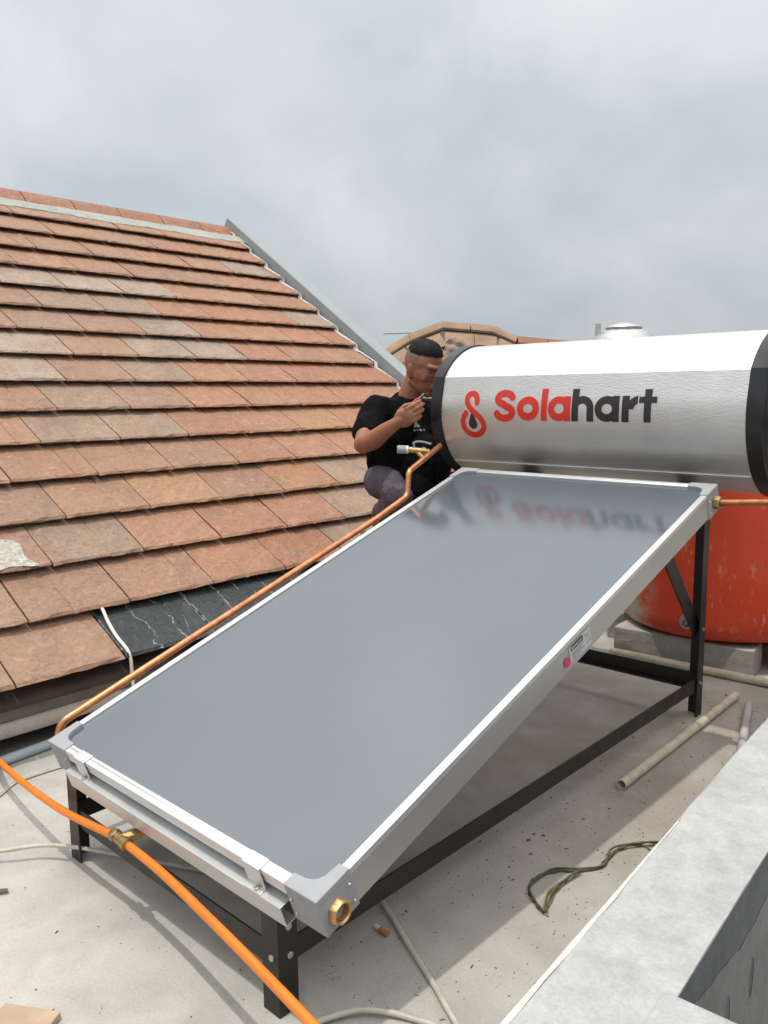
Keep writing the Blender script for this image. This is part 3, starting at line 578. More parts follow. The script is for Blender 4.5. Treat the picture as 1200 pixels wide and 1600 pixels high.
for (x, y), a, h, lb, _ in BL:
    ca, sa = cos(radians(a)), sin(radians(a)); mb = MB(); mb.obox((x, y, h[2] + 0.001), ((ca, -sa * 0 + sa, 0), (-sa, ca, 0), (0, 0, 1)), h)
    o = mb.build('concrete_block', 'block', None, 0, 0.006, origin=(x, y, 0)); tag(o, lb, 'concrete block', 'concrete blocks under the red drum')
    sb = o.modifiers.new('sub', 'SUBSURF'); sb.subdivision_type = 'SIMPLE'; sb.levels = sb.render_levels = 3; tx = bpy.data.textures.new('chip', 'CLOUDS'); tx.noise_scale = 0.05
    dm = o.modifiers.new('chip', 'DISPLACE'); dm.texture = tx; dm.strength = 0.008; dm.texture_coords = 'GLOBAL'
o = MB().ell((0.955, 2.60, 0.012), (0.03, 0.022, 0.014), seg=7, rings=5).build('plaster_crumb', 'mortar', None, 0, origin=(0.955, 2.60, 0)); tag(o, 'small white crumb of plaster on the floor by the right block', 'rubble')

# ------------------------------------------------------------------ solar water heater
TI = 0.3214; HF = 0.3258; CL = 1.8478; CW = 1.022; CT = 0.080
cs, sn = V(0, cos(TI), sin(TI)), V(0, -sin(TI), cos(TI))
def PL(x, s, n): return V(x, 0, HF) + cs * s + sn * n
AX = (V(1, 0, 0), cs, sn)
def pbox(mb, x0, x1, s0, s1, n0, n1): return mb.obox(PL((x0 + x1) / 2, (s0 + s1) / 2, (n0 + n1) / 2), AX, ((x1 - x0) / 2, (s1 - s0) / 2, (n1 - n0) / 2))
heater = thing('solar_water_heater', (0.5, 1.0, 0.0), 'solar water heater with sloping glass collector, silver tank and black steel stand', 'solar heater')
coll = pbox(MB(), 0.012, CW - 0.012, 0.036, CL - 0.036, -0.074, -0.066).build('collector', 'alu_side', heater, 0)
pbox(MB(), 0.012, CW - 0.012, 0.012, CL - 0.012, -0.0105, -0.0065).build('glass_pane', 'glass', coll, 0)
prof = [(0.001, -0.0135), (-0.0016, -0.012), (-0.0016, -0.001), (0.0, 0.0), (0.0175, 0.0), (0.0195, -0.002), (0.0195, -0.0105), (0.012, -0.0108), (0.012, -0.0135)]
profc = [(0.0005, -CT), (0.0005, -0.0150), (0.002, -0.0137), (0.011, -0.0137), (0.011, -CT)]
LC = 0.080
MB().prism(prof, lambda a, b, c: PL(a, c, b), 0.04, CL - 0.04).build('side_rail', 'anodised', coll, 25, 0.0008)
MB().prism(prof, lambda a, b, c: PL(CW - a, c, b), 0.04, CL - 0.04).build('side_rail', 'anodised', coll, 25, 0.0008)
for sx_ in (0, 1): MB().prism(profc, lambda a, b, c: PL(CW - a if sx_ else a, c, b), 0.04, CL - 0.04).build('casing_side', 'alu_side', coll, 25)
prof2 = [(0.034, -CT), (0.034, -0.031), (0, -0.031), (0, -0.0135), (-0.0016, -0.012), (-0.0016, -0.001), (0.0, 0.0), (0.0125, 0.0), (0.0135, -0.0012), (0.0145, 0.0), (0.0225, 0.0), (0.0245, -0.002), (0.0245, -0.0105), (0.036, -0.0108), (0.036, -CT)]
MB().prism(prof2, lambda a, b, c: PL(c, a, b), 0.04, CW - 0.04).build('end_rail', 'anodised', coll, 25, 0.0008)
MB().prism(prof2, lambda a, b, c: PL(c, CL - a, b), 0.04, CW - 0.04).build('end_rail', 'anodised', coll, 25, 0.0008)
for sx in (0, 1):
    for sy in (0, 1):
        X = (lambda a: CW - a) if sx else (lambda a: a); Y = (lambda a: CL - a) if sy else (lambda a: a)
        poly = [(-0.0035, -0.0035), (0.085, -0.0035), (0.085, 0.0265), (0.056, 0.028), (0.042, 0.032), (0.033, 0.039), (0.027, 0.050), (0.0225, 0.085), (-0.0035, 0.085)]
        mb = MB(); mb.prism(poly, lambda a, b, c: PL(X(a), Y(b), c), -0.0125, 0.0035)
        mb.prism([(-0.0030, -0.0030), (0.085, -0.0030), (0.083, 0.010), (0.010, 0.010), (0.010, 0.083), (-0.0030, 0.085)], lambda a, b, c: PL(X(a), Y(b), c), -CT - 0.004, -0.0126)
        cp = mb.build('corner_cap', 'cap_grey', coll, 0, 0.002)
        if (sx, sy) in ((1, 0), (0, 0), (1, 1)):
            mb = MB()
            for s_, n_ in ((0.074, -0.026), (0.074, -0.066)): mb.ell(PL(X(-0.004), Y(s_), n_), (0.004, 0.004, 0.004), seg=8, rings=6)
            for x_, n_ in ((0.074, -0.030), (0.070, -0.062)): mb.ell(PL(X(x_), Y(-0.004), n_), (0.004, 0.004, 0.004), seg=8, rings=6)
            mb.build('cap_screws', 'bolt', coll, 40)
def hexnut(c, ax, R1, r1, ln, name, mat, par):
    mb = MB(); ax = unit(ax); u = unit(np.cross(ax, (0, 0, 1))); w = np.cross(ax, u); k = 24
    def ring(fn, z): return [np.array(c) + ax * z + fn(2 * pi * j / k) * (cos(2 * pi * j / k) * u + sin(2 * pi * j / k) * w) for j in range(k)]
    hexr = lambda a: R1 * 0.866 / cos(((a + pi / 6) % (pi / 3)) - pi / 6)
    rings = [ring(hexr, -0.002), ring(hexr, ln * 0.85), ring(lambda a: R1 * 0.84, ln), ring(lambda a: r1 * 1.12, ln), ring(lambda a: r1, ln * 0.8), ring(lambda a: r1 * 0.94, -0.03), ring(lambda a: 0.0005, -0.03)]
    vs = [p for r in rings for p in r]; mb.add(vs, [(i * k + j, i * k + (j + 1) % k, (i + 1) * k + (j + 1) % k, (i + 1) * k + j) for i in range(len(rings) - 1) for j in range(k)])
    return mb.build(name, mat, par, 30)
hexnut(PL(CW + 0.0035, 0.034, -0.050), (1, 0, 0), 0.0245, 0.0165, 0.016, 'brass_fitting', 'brass', coll)
hexnut(PL(CW + 0.0035, CL - 0.036, -0.045), (1, 0, 0), 0.021, 0.013, 0.020, 'brass_fitting', 'dull_brass', coll)
hexnut(PL(-0.0035, 0.030, -0.048), (-1, 0, 0), 0.021, 0.013, 0.018, 'brass_fitting', 'dull_brass', coll)
# maker's sticker on the right side face
def side(s, n, o=0.0008): return PL(CW + o, s, n)
stk = MB().add([side(0.885, -0.068), side(0.992, -0.068), side(0.992, -0.020), side(0.885, -0.020)], [(0, 1, 2, 3)]).build('maker_sticker', 'label_grey', coll, 0, fix=False)
sdf_mesh(lambda X, Y: box_d(X, Y, 0.893, 0.953, -0.037, -0.022), 0.88, 0.97, -0.045, -0.015, 0.005, lambda s, n: side(s, n, 0.0014)).build('sticker_plate', 'black_print', coll, 0)
def lines(X, Y):
    D = np.full(X.shape, 1e9)
    for n_, a, b in ((-0.044, 0.893, 0.957), (-0.050, 0.893, 0.945), (-0.056, 0.893, 0.955), (-0.062, 0.893, 0.93), (-0.030, 0.962, 0.988), (-0.036, 0.962, 0.985), (-0.046, 0.964, 0.988), (-0.056, 0.966, 0.988)):
        D = np.minimum(D, np.where(np.sin(X * 1900 + n_ * 900) + np.sin(X * 1130) > -0.6, box_d(X, Y, a, b, n_ - 0.0013, n_ + 0.0013), 1.0))
    return D
sdf_mesh(lines, 0.885, 0.992, -0.068, -0.020, 0.0012, lambda s, n: side(s, n, 0.0013)).build('sticker_print', 'black_print', coll, 0)
def plate_txt(X, Y): return np.minimum(np.abs(np.hypot(X - 0.9005, Y + 0.0295) - 0.0035) - 0.0011, np.where(np.sin(X * 1300) > -0.5, box_d(X, Y, 0.908, 0.947, -0.0325, -0.0265), 1.0))
sdf_mesh(plate_txt, 0.893, 0.953, -0.038, -0.021, 0.001, lambda s, n: side(s, n, 0.0019)).build('plate_print', 'white_print', coll, 0)
sdf_mesh(lambda X, Y: np.hypot((X - 0.868) / 1.0, Y + 0.052) - 0.0135, 0.85, 0.886, -0.070, -0.034, 0.002, lambda s, n: side(s, n, 0.0016)).build('round_sticker', 'pink_print', coll, 0)
# aluminium front angle and clips
rail = MB(); rail.prism([(0.020, -0.050), (0.020, -0.053), (-0.0180, -0.053), (-0.0180, -0.0955), (0.006, -0.0955), (0.006, -0.0980), (-0.0205, -0.098), (-0.0205, -0.050)], lambda a, b, c: PL(c, a, b), 0.085, 0.925)
frail = rail.build('front_rail', 'anodised', heater, 0, 0.0006)
for xc in (0.163, 0.842):
    mb = MB(); w = 0.026
    pbox(mb, xc - w, xc + w, -0.0055, 0.0235, 0.0002, 0.0026); pbox(mb, xc - w, xc + w, -0.0058, -0.0028, -0.0475, 0.0002)
    pbox(mb, xc - w, xc + w, -0.0200, -0.0030, -0.0498, -0.0476)
    clip = mb.build('clip', 'anodised', heater, 0, 0.0008)
    mb = MB(); mb.lathe([(0.006, 0), (0.006, 0.004), (0.0035, 0.0045), (0.003, 0.010), (0, 0.010)], PL(xc + 0.008, -0.0125, -0.0475), sn, 8); mb.build('bolt', 'bolt', clip, 30)
# black steel stand
def angle_leg(cx, cy, dx, dy, z1, bolts):
    mb = MB(); f, t = 0.050, 0.0045
    mb.prism([(0, 0), (f, 0), (f, t), (t, t), (t, f), (0, f)], lambda a, b, c: V(cx + dx * a, cy + dy * b, c), 0.0, z1)
    lg = mb.build('leg', 'black_steel', heater, 0, 0.001)
    for (face, u, z) in bolts:
        p = V(cx + dx * u, cy, z) if face == 'y' else V(cx, cy + dy * u, z); ax = V(0, -dy, 0) if face == 'y' else V(-dx, 0, 0)
        hexb = MB(); hexb.lathe([(0.0075, -0.001), (0.0075, 0.0045), (0.006, 0.0055), (0, 0.0055)], p, ax, 6); hexb.build('bolt', 'bolt', lg, 20)
    return lg
angle_leg(0.878, 0.027, -1, 1, 0.238, [('y', 0.017, 0.125), ('x', 0.028, 0.125), ('x', 0.026, 0.186)])
angle_leg(0.022, 0.027, 1, 1, 0.238, [('y', 0.018, 0.12)])
angle_leg(0.878, 2.090, -1, -1, 0.92, [('x', 0.024, 0.335), ('x', 0.03, 0.13)])
angle_leg(0.022, 2.090, 1, -1, 0.92, [('x', 0.03, 0.335)])
def Lbar(p0, p1, name):  # flat + lip steel angle between two points
    return None
MB().box((0.8665, 0.034, 0.100), (0.8715, 2.06, 0.150)).build('side_bar', 'black_steel', heater, 0, 0.001)
MB().box((0.0285, 0.034, 0.100), (0.0335, 2.06, 0.150)).box((0.0336, 0.080, 0.1455), (0.085, 2.04, 0.150)).build('side_bar', 'black_steel', heater, 0, 0.001)
MB().box((0.036, 0.0325, 0.097), (0.864, 0.0375, 0.147)).build('cross_bar', 'black_steel', heater, 0, 0.001)
MB().box((0.036, 2.074, 0.106), (0.864, 2.079, 0.160)).build('cross_bar', 'black_steel', heater, 0, 0.001)
MB().box((0.036, 2.040, 0.106), (0.864, 2.0738, 0.110)).build('cross_bar', 'black_steel', heater, 0, 0.001)
for x in (0.858, 0.042):
    a, b = V(x, 2.062, 0.325), V(x, 1.70, 0.735); d = unit(b - a); w = V(0, d[2], -d[1]); mb = MB(); mb.obox((a + b) / 2, (V(1, 0, 0), d, w), (0.003, np.linalg.norm(b - a) / 2, 0.031)); mb.build('brace', 'black_steel', heater, 0, 0.001)
# slanted carrier bars under the collector
for x in (0.20, 0.80): pbox(MB(), x - 0.02, x + 0.02, 0.05, CL + 0.05, -0.118, -0.0825).build('carrier_bar', 'black_steel', heater, 0, 0.001)
# ---- tank
YC, ZC, TR = 2.065, 1.133, 0.278
prf = [(YC - TR * cos(radians(a)), ZC + TR * sin(radians(a))) for a in np.linspace(-90, 12, 52)]
pk = (YC - 0.254, ZC + 0.142); p12 = prf[-1]
flat_ = [(p12[0] + (pk[0] - p12[0]) * t, p12[1] + (pk[1] - p12[1]) * t) for t in np.linspace(0.1, 0.985, 10)]
ph0 = radians(33.7); Ru = 0.305; cu = (pk[0] + Ru * cos(ph0), pk[1] - Ru * sin(ph0))
up_ = [(cu[0] - Ru * cos(a), cu[1] + Ru * sin(a)) for a in np.linspace(ph0 + 0.01, pi / 2, 30)]
half = prf + flat_ + [pk] + up_
full = half + [(2 * YC - y, z) for y, z in half[::-1]][1:-1]
TX0, TX1 = -0.137, 1.090
mb = MB(); k = len(full); xs_ = np.linspace(TX0, TX1, 14)
mb.add([(x, y, z) for x in xs_ for y, z in full], [(i * k + j, i * k + (j + 1) % k, (i + 1) * k + (j + 1) % k, (i + 1) * k + j) for i in range(13) for j in range(k)])
tank = mb.build('tank', 'jacket', heater, 12)
def capm(x0, sg):
    mb = MB(); rings = [(0.0, 1.012), (0.002, 1.024), (0.050, 1.026), (0.056, 1.012), (0.0565, 0.985), (0.060, 0.975), (0.078, 0.90), (0.082, 0.6), (0.083, 0.05)]
    vs = [(x0 + sg * dx, YC + (y - YC) * f, ZC + (z - ZC) * f) for dx, f in rings for y, z in full]
    mb.add(vs, [(i * k + j, i * k + (j + 1) % k, (i + 1) * k + (j + 1) % k, (i + 1) * k + j) for i in range(len(rings) - 1) for j in range(k)])
    return mb.build('end_cap', 'black_plastic', tank, 14)
capm(TX0 - 0.0, -1); capm(TX1, 1)
# lap seam low on the front, and dark saddle brackets
th = radians(-47.5); nrm = V(0, -cos(th), sin(th)); tg = V(0, sin(th) * 1, cos(th)); mb = MB()
mb.obox(V((TX0 + TX1) / 2, YC, ZC) + nrm * (TR + 0.0015), (V(1, 0, 0), V(0, -sin(th) * -1, cos(th)) * 1.0 if False else unit(np.cross((1, 0, 0), nrm)), nrm), ((TX1 - TX0) / 2 - 0.004, 0.006, 0.0025)); mb.build('seam_strip', 'alu', tank, 0, 0.001)
for x in (0.20, 0.84):
    mb = MB(); mb.box((x - 0.035, 1.80, 0.845), (x + 0.035, 2.30, 0.866)); mb.build('saddle_bracket', 'black_steel', heater, 0, 0.002)
MB().box((0.02, 2.05, 0.825), (0.88, 2.09, 0.844)).build('tank_beam', 'black_steel', heater, 0, 0.002)
MB().box((-0.1, 1.775, 0.790), (0.865, 1.83, 0.794)).build('sun_gap_plate', 'black_steel', heater, 0, 0)  # added plate, stops sun falling through the slot between collector and tank
MB().box((0.02, 1.81, 0.815), (0.88, 1.84, 0.844)).build('tank_beam', 'black_steel', heater, 0, 0.002)
# lettering wraps the jacket: v is the arc length above the widest point
hv = np.array(half); al = np.r_[0, np.cumsum(np.hypot(*np.diff(hv, axis=0).T))]; v00 = TR * radians(90)
def onjacket(x, v, o=0.0012):
    t = v + v00; y, z = np.interp(t, al, hv[:, 0]), np.interp(t, al, hv[:, 1]); y2, z2 = np.interp(t + 0.002, al, hv[:, 0]), np.interp(t + 0.002, al, hv[:, 1])
    d = unit((0, y2 - y, z2 - z)); nrm = np.cross(d, (1, 0, 0)); nrm = nrm if nrm[1] < 0 else -nrm; return V(x, y, z) + nrm * o
BLN, XH, AS = -0.0290, 0.0625, 0.0890; SW = 0.0142
def ringd(X, Y, cx, cy, rx, ry, w):
    q = np.hypot((X - cx) / rx, (Y - cy) / ry); qi = np.hypot((X - cx) / (rx - w), (Y - cy) / (ry - w))
    return np.maximum((q - 1) * min(rx, ry), (1 - qi) * min(rx - w, ry - w))
CY = (BLN + XH) / 2; RY = (XH - BLN) / 2
def S_d(X, Y):
    cx = 0.178; t1 = [(cx + 0.034 * cos(a), 0.0545 + 0.0205 * sin(a)) for a in np.linspace(0.25, pi * 1.42, 22)]; t2 = [(cx + 0.0365 * cos(a), 0.0015 + 0.0225 * sin(a)) for a in np.linspace(pi * 0.42, -pi * 0.93, 24)]
    return seg_d(X, Y, t1 + t2, SW)
def red_txt(X, Y):
    D = S_d(X, Y); D = np.minimum(D, ringd(X, Y, 0.285, CY, 0.0495, RY, 0.0285)); D = np.minimum(D, box_d(X, Y, 0.3420, 0.3685, BLN, AS + 0.002))
    D = np.minimum(D, ringd(X, Y, 0.4195, CY, 0.0475, RY, 0.0275)); return np.minimum(D, box_d(X, Y, 0.4400, 0.4670, BLN, XH))
def blk_txt(X, Y):
    D = box_d(X, Y, 0.4715, 0.4990, BLN, AS); arch = np.maximum(ringd(X, Y, 0.5150, 0.0175, 0.0455, 0.0455, 0.0275), 0.0175 - Y)
    D = np.minimum(D, np.maximum(arch, 0.485 - X)); D = np.minimum(D, box_d(X, Y, 0.5330, 0.5605, BLN, 0.0185))
    D = np.minimum(D, ringd(X, Y, 0.6120, CY, 0.0475, RY, 0.0275)); D = np.minimum(D, box_d(X, Y, 0.6320, 0.6590, BLN, XH))
    D = np.minimum(D, box_d(X, Y, 0.6690, 0.6960, BLN, XH)); ra = ringd(X, Y, 0.7330, 0.0155, 0.0480, 0.0470, 0.0275); D = np.minimum(D, np.maximum(np.maximum(ra, X - 0.7270), 0.0155 - Y))
    D = np.minimum(D, box_d(X, Y, 0.7500, 0.7765, BLN, 0.0850)); return np.minimum(D, box_d(X, Y, 0.7310, 0.7955, 0.0370, 0.0590))
LPX = [(747.5, 629), (747, 622), (743, 616), (737, 615.5), (732.5, 620), (732.5, 628), (737, 637), (744, 644), (751, 650), (756, 657), (758, 665), (755, 672), (748, 678), (739, 678.5), (731, 674), (727, 667), (726, 658), (727.5, 651), (731, 645)]
Lp = [(0.0202 + (u - 740) * 0.0032, 0.0838 - (v - 612) * 0.00261) for u, v in LPX]; Ls = [tuple(p[:2]) for p in spline([(a, b, 0) for a, b in Lp], 5)]
def drop(X, Y):
    cx, cy, r = 0.0250, -0.0445, 0.0215; c = np.hypot(X - cx, Y - cy) - r; tip = (cx - 0.003, 0.0010); w = np.clip((Y - cy) / (tip[1] - cy), 0, 1); t = np.abs(X - (cx + (tip[0] - cx) * w)) - r * np.sqrt(np.clip(1 - w, 0, 1)) * (1 - 0.25 * w)
    return np.where(Y < cy, c, np.maximum(t, Y - tip[1]))
sdf_mesh(red_txt, 0.12, 0.475, -0.04, 0.10, 0.0022, onjacket).build('red_lettering', 'red_print', tank, 60)
sdf_mesh(blk_txt, 0.465, 0.80, -0.04, 0.10, 0.0022, onjacket).build('black_lettering', 'black_print', tank, 60)
sdf_mesh(lambda X, Y: seg_d(X, Y, Ls, 0.0122), -0.05, 0.11, -0.11, 0.10, 0.0022, onjacket).build('loop_emblem', 'red_print', tank, 60)
sdf_mesh(drop, -0.02, 0.07, -0.08, 0.02, 0.002, onjacket).build('drop_emblem', 'black_print', tank, 60)
# pale halo round the print
hal = lambda X, Y: np.maximum(np.minimum(np.minimum(red_txt(X, Y), blk_txt(X, Y)), np.minimum(seg_d(X, Y, Ls, 0.0122), drop(X, Y))) - 0.0032, -1)
M['halo'] = simple('pale_sticker_film', (0.60, 0.57, 0.54), 0.4, 0.4, 0.05)
sdf_mesh(hal, -0.055, 0.81, -0.115, 0.105, 0.0022, lambda x, v: onjacket(x, v, 0.0006)).build('lettering_film', 'halo', tank, 60)
# copper pipes
cpx = -0.047
cpath = fillet([PL(-0.012, 0.030, -0.048), PL(-0.047, 0.030, -0.046) + V(-0.004, 0, 0), V(cpx, 0.055, 0.346), V(cpx, 1.292, 0.752), V(cpx, 1.467, 0.820), V(-0.060, 1.492, 0.913), V(-0.135, 1.772, 0.992), V(-0.205, 1.872, 0.998)], 0.020)
MB().tube(cpath, 0.0108, 14).build('copper_pipe', 'copper', heater, 60)
MB().tube(fillet([PL(CW + 0.01, CL - 0.036, -0.045), V(1.26, 1.722, 0.877), V(1.33, 1.80, 0.90), V(1.33, 2.05, 0.93), V(1.17, 2.06, 0.935)], 0.03), 0.0108, 14).build('copper_pipe', 'copper', heater, 60)
val = MB(); val.tube([(-0.190, 1.640, 0.984), (-0.150, 1.676, 0.978), (-0.128, 1.697, 0.975)], [0.012, 0.012, 0.010], 12); val.tube([(-0.160, 1.664, 0.972), (-0.135, 1.672, 0.948)], 0.009, 10); val.lathe([(0.016, 0), (0.016, 0.014), (0, 0.014)], (-0.15, 1.676, 0.978), (0.62, 0.75, -0.1), 8)
valve = val.build('valve', 'brass', heater, 40)
mb = MB(); mb.tube([(-0.224, 1.608, 0.985), (-0.198, 1.632, 0.984)], 0.0175, 14); mb.build('valve_cap', 'cap_grey', valve, 40, 0.002)
mb = MB(); mb.tube([(-0.1975, 1.6325, 0.984), (-0.190, 1.639, 0.984)], 0.0165, 14); mb.build('valve_collar', 'white_print', valve, 40)
mb = MB(); mb.tube(spline([(-0.17, 1.655, 0.99), (-0.172, 1.653, 1.012), (-0.150, 1.674, 1.016), (-0.120, 1.70, 1.006)], 4), [0.004] * 13, 6); mb.build('valve_lever', 'cap_grey', valve, 40)

# ------------------------------------------------------------------ orange pipe with brass tee
op = thing('orange_pipe', (0.35, 0.0, 0.0), 'bright orange plastic water pipe with brass tee crossing in front of the stand', 'pipe')
tee = V(0.366, -0.0125, 0.197)
left = spline([(-1.3, 0.22, 0.012), (-0.9, 0.16, 0.03), (-0.62, 0.085, 0.080), (-0.47, 0.048, 0.105), (-0.2, 0.014, 0.132), (0.07, -0.008, 0.160), tuple(tee - V(0.03, -0.001, 0.003))], 8)
right = spline([tuple(tee + V(0.028, -0.001, 0.001)), (0.56, -0.026, 0.202), (0.77, -0.050, 0.202), (0.95, -0.072, 0.200), (1.12, -0.095, 0.197), (1.26, -0.115, 0.190), (1.355, -0.16, 0.11), (1.375, -0.28, 0.03), (1.37, -0.6, 0.012), (1.3, -1.2, 0.012)], 8)
MB().tube(left, 0.0096, 14).build('pipe_run', 'orange', op, 60); MB().tube(right, 0.0096, 14).build('pipe_run', 'orange', op, 60)
br = unit((0.30, 0.92, 0.1)); MB().tube([tee + br * 0.03, tee + br * 0.30, tee + br * 0.5 - V(0, 0, 0.13), tee + br * 0.7 - V(0, 0, 0.18)], 0.0105, 12).build('pipe_branch', 'orange', op, 60)
dx_ = unit((1, -0.06, 0.02)); mb = MB(); mb.tube([tee - dx_ * 0.04, tee + dx_ * 0.04], 0.0125, 14); mb.lathe([(0.0145, -0.010), (0.0155, -0.008), (0.0155, 0.008), (0.0145, 0.010), (0, 0.010)], tee - dx_ * 0.028, dx_, 6); mb.lathe([(0.0145, -0.010), (0.0145, 0.010), (0, 0.010)], tee + dx_ * 0.026, dx_, 14); mb.tube([tee, tee + br * 0.04], 0.0125, 12); mb.lathe([(0.0, -0.008), (0.0150, -0.008), (0.0150, 0.008), (0, 0.008)], tee + br * 0.034, br, 6)
mb.build('brass_tee', 'dull_brass', op, 30)

# ------------------------------------------------------------------ loose pipes, cables, rope, litter
def hollow(pts, r, name, mat, label, cat, w=0.003, group=None):
    a, b = V(*pts[0]), V(*pts[-1]); d = unit(b - a); L = np.linalg.norm(b - a); mb = MB(); mb.lathe([(r - w, 0.06), (r - w, 0), (r, 0), (r, L), (r - w, L), (r - w, L - 0.06)], a, d, 16)
    return tag(mb.build(name, mat, None, 40, origin=tuple((a + b) / 2 - V(0, 0, r))), label, cat, group)
hollow([(0.9345, 1.335, 0.0165), (0.921, 2.325, 0.0165)], 0.016, 'plastic_pipe', 'pvc_beige', 'dirty beige pipe lying on the shaded floor beside the steel base bar', 'pipe', group='loose pipes on the terrace')
hollow([(1.255, 1.36, 0.0155), (0.992, 2.262, 0.0155)], 0.015, 'plastic_pipe', 'pvc_dirty', 'short grey pipe lying half behind the cement parapet', 'pipe', group='loose pipes on the terrace')
lp = hollow([(0.285, 2.515, 0.0185), (1.38, 2.57, 0.0185)], 0.018, 'plastic_pipe', 'pvc_beige', 'long cream pipe lying along the concrete blocks below the red drum', 'pipe', group='loose pipes on the terrace')
bgp = hollow([(-0.615, -0.42, 0.0175), (-0.735, 0.86, 0.0175)], 0.0170, 'plastic_pipe', 'pvc_grey', 'blue grey printed pipe on the floor below the tiled eave', 'pipe', group='loose pipes on the terrace')
def cable(pts, r, name, mat, label, cat, group=None, k=8):
    p = spline(pts, k); o0 = p[len(p) // 2].copy(); o0[2] = 0
    return tag(MB().tube(p, r, 10).build(name, mat, None, 60, origin=tuple(o0)), label, cat, group)
G1 = 'loose cables on the terrace'
cable([(0.30, 0.62, 0.006), (0.50, 0.54, 0.006), (0.66, 0.475, 0.006), (0.78, 0.428, 0.006), (0.932, 0.352, 0.006), (1.081, 0.277, 0.006), (1.20, 0.20, 0.006), (1.28, 0.05, 0.006)], 0.0062, 'cable', 'cable', 'straight grey white cable running out from under the panel to the lower edge', 'cable', G1)
cable([(0.93, 0.03, 0.006), (0.957, 0.088, 0.012), (0.99, 0.137, 0.016), (1.03, 0.172, 0.012), (1.072, 0.196, 0.007), (1.13, 0.215, 0.006), (1.20, 0.20, 0.018), (1.26, 0.12, 0.006)], 0.0062, 'cable', 'cable', 'white cable curled in a loop at the bottom middle right of the orange pipe', 'cable', G1)
cable([(-0.45, -0.40, 0.006), (-0.25, -0.27, 0.018), (-0.1, -0.125, 0.032), (-0.025, -0.035, 0.040), (0.045, 0.015, 0.042), (0.125, 0.09, 0.022), (0.25, 0.17, 0.007), (0.45, 0.26, 0.006), (0.7, 0.33, 0.006)], 0.0055, 'cable', 'cable', 'off white cable passing in front of the left front leg', 'cable', G1)
tw = thing('twin_wire', (-0.5, 0.1, 0.0), 'thin pale twin wire curving on the floor behind the orange pipe', 'cable', G1)
for d in (0.0, 0.011):
    MB().tube(spline([(-0.40 + d, -0.12, 0.005), (-0.43 + d, -0.03, 0.005), (-0.47 + d, 0.04, 0.005), (-0.514 + d, 0.10, 0.005), (-0.521 + d, 0.164, 0.005), (-0.514 + d, 0.26, 0.005), (-0.50 + d, 0.42, 0.005)], 6), 0.0035, 8).build('wire', 'cable', tw, 60)
cable([tuple(RF(0.611, 0.262, 0.025)), tuple(RF(0.611, 0.235, 0.032)), tuple(RF(0.600, 0.17, 0.036)), tuple(RF(0.594, 0.09, 0.040)), tuple(RF(0.60, 0.0, 0.040)), (-0.640, 0.602, 0.20), (-0.632, 0.60, 0.12), (-0.63, 0.60, 0.03), (-0.60, 0.62, 0.006), (-0.5, 0.75, 0.006)], 0.0065, 'hose', 'white_hose', 'thin white hose hanging over the black eave tiles', 'hose')
rp = thing('rope', (1.06, 0.85, 0.0), 'olive green string lying in a loose loop on the sunlit floor', 'rope')
rpts = [(1.171, 1.119, 0.005), (1.131, 1.091, 0.010), (1.088, 1.011, 0.008), (1.091, 0.918, 0.005), (1.060, 0.859, 0.005), (1.018, 0.821, 0.005), (0.994, 0.755, 0.005), (1.011, 0.705, 0.005), (1.045, 0.674, 0.006), (1.082, 0.658, 0.008), (1.065, 0.719, 0.008), (1.059, 0.784, 0.010), (1.063, 0.854, 0.012)]
MB().tube(spline(rpts, 6), [0.0034 + 0.0012 * sin(i * 1.9) for i in range(73)], 7).build('strand', 'rope', rp, 60)
MB().tube(spline([(a + 0.010 * sin(i * 2.3), b + 0.008 * cos(i * 1.7), c + 0.004) for i, (a, b, c) in enumerate(rpts)], 6), 0.0026, 6).build('strand', 'rope', rp, 60)
MB().tube(spline([(1.155, 1.07, 0.004), (1.125, 1.075, 0.006), (1.09, 1.02, 0.007), (1.085, 0.93, 0.005)], 6), 0.0018, 6).build('strand', 'rope', rp, 60)
lf = MB()
for q in range(5): lf.tube(spline([(1.082 + rng.normal(0, .003), 0.66 + rng.normal(0, .004), 0.008), (1.068 + rng.normal(0, .004), 0.70, 0.010 + 0.002 * q), (1.060 + rng.normal(0, .005), 0.75, 0.010 + 0.002 * q), (1.061 + rng.normal(0, .002), 0.82 + rng.normal(0, .015), 0.012)], 4), 0.0017, 5)
lf.build('frayed_strip', simple('green_raffia', (0.17, 0.175, 0.075), 0.7, 0, 0.4, 60), rp, 60)
cb = thing('cigarette_butt', (0.85, 0.35, 0.0), 'small orange brown stub lying on the floor beside the cable', 'litter')
MB().tube([(0.842, 0.351, 0.0065), (0.868, 0.349, 0.0065)], 0.006, 10).build('stub', 'butt', cb, 40); MB().tube([(0.826, 0.354, 0.0065), (0.8418, 0.351, 0.0065)], 0.0056, 10).build('paper_tip', 'white_hose', cb, 40)
mb = MB(); mb.add([(0.035, -0.185, 0.004), (0.055, -0.175, 0.012), (0.066, -0.157, 0.006), (0.055, -0.154, 0.010), (0.040, -0.166, 0.008)], [(0, 1, 4), (1, 2, 3), (1, 3, 4)])
sd_ = mb.build('dry_leaf', 'debris', None, 0, origin=(0.05, -0.17, 0)); tag(sd_, 'small dry brown leaf on the floor at the left picture edge', 'leaf'); q = sd_.modifiers.new('t', 'SOLIDIFY'); q.thickness = 0.0015
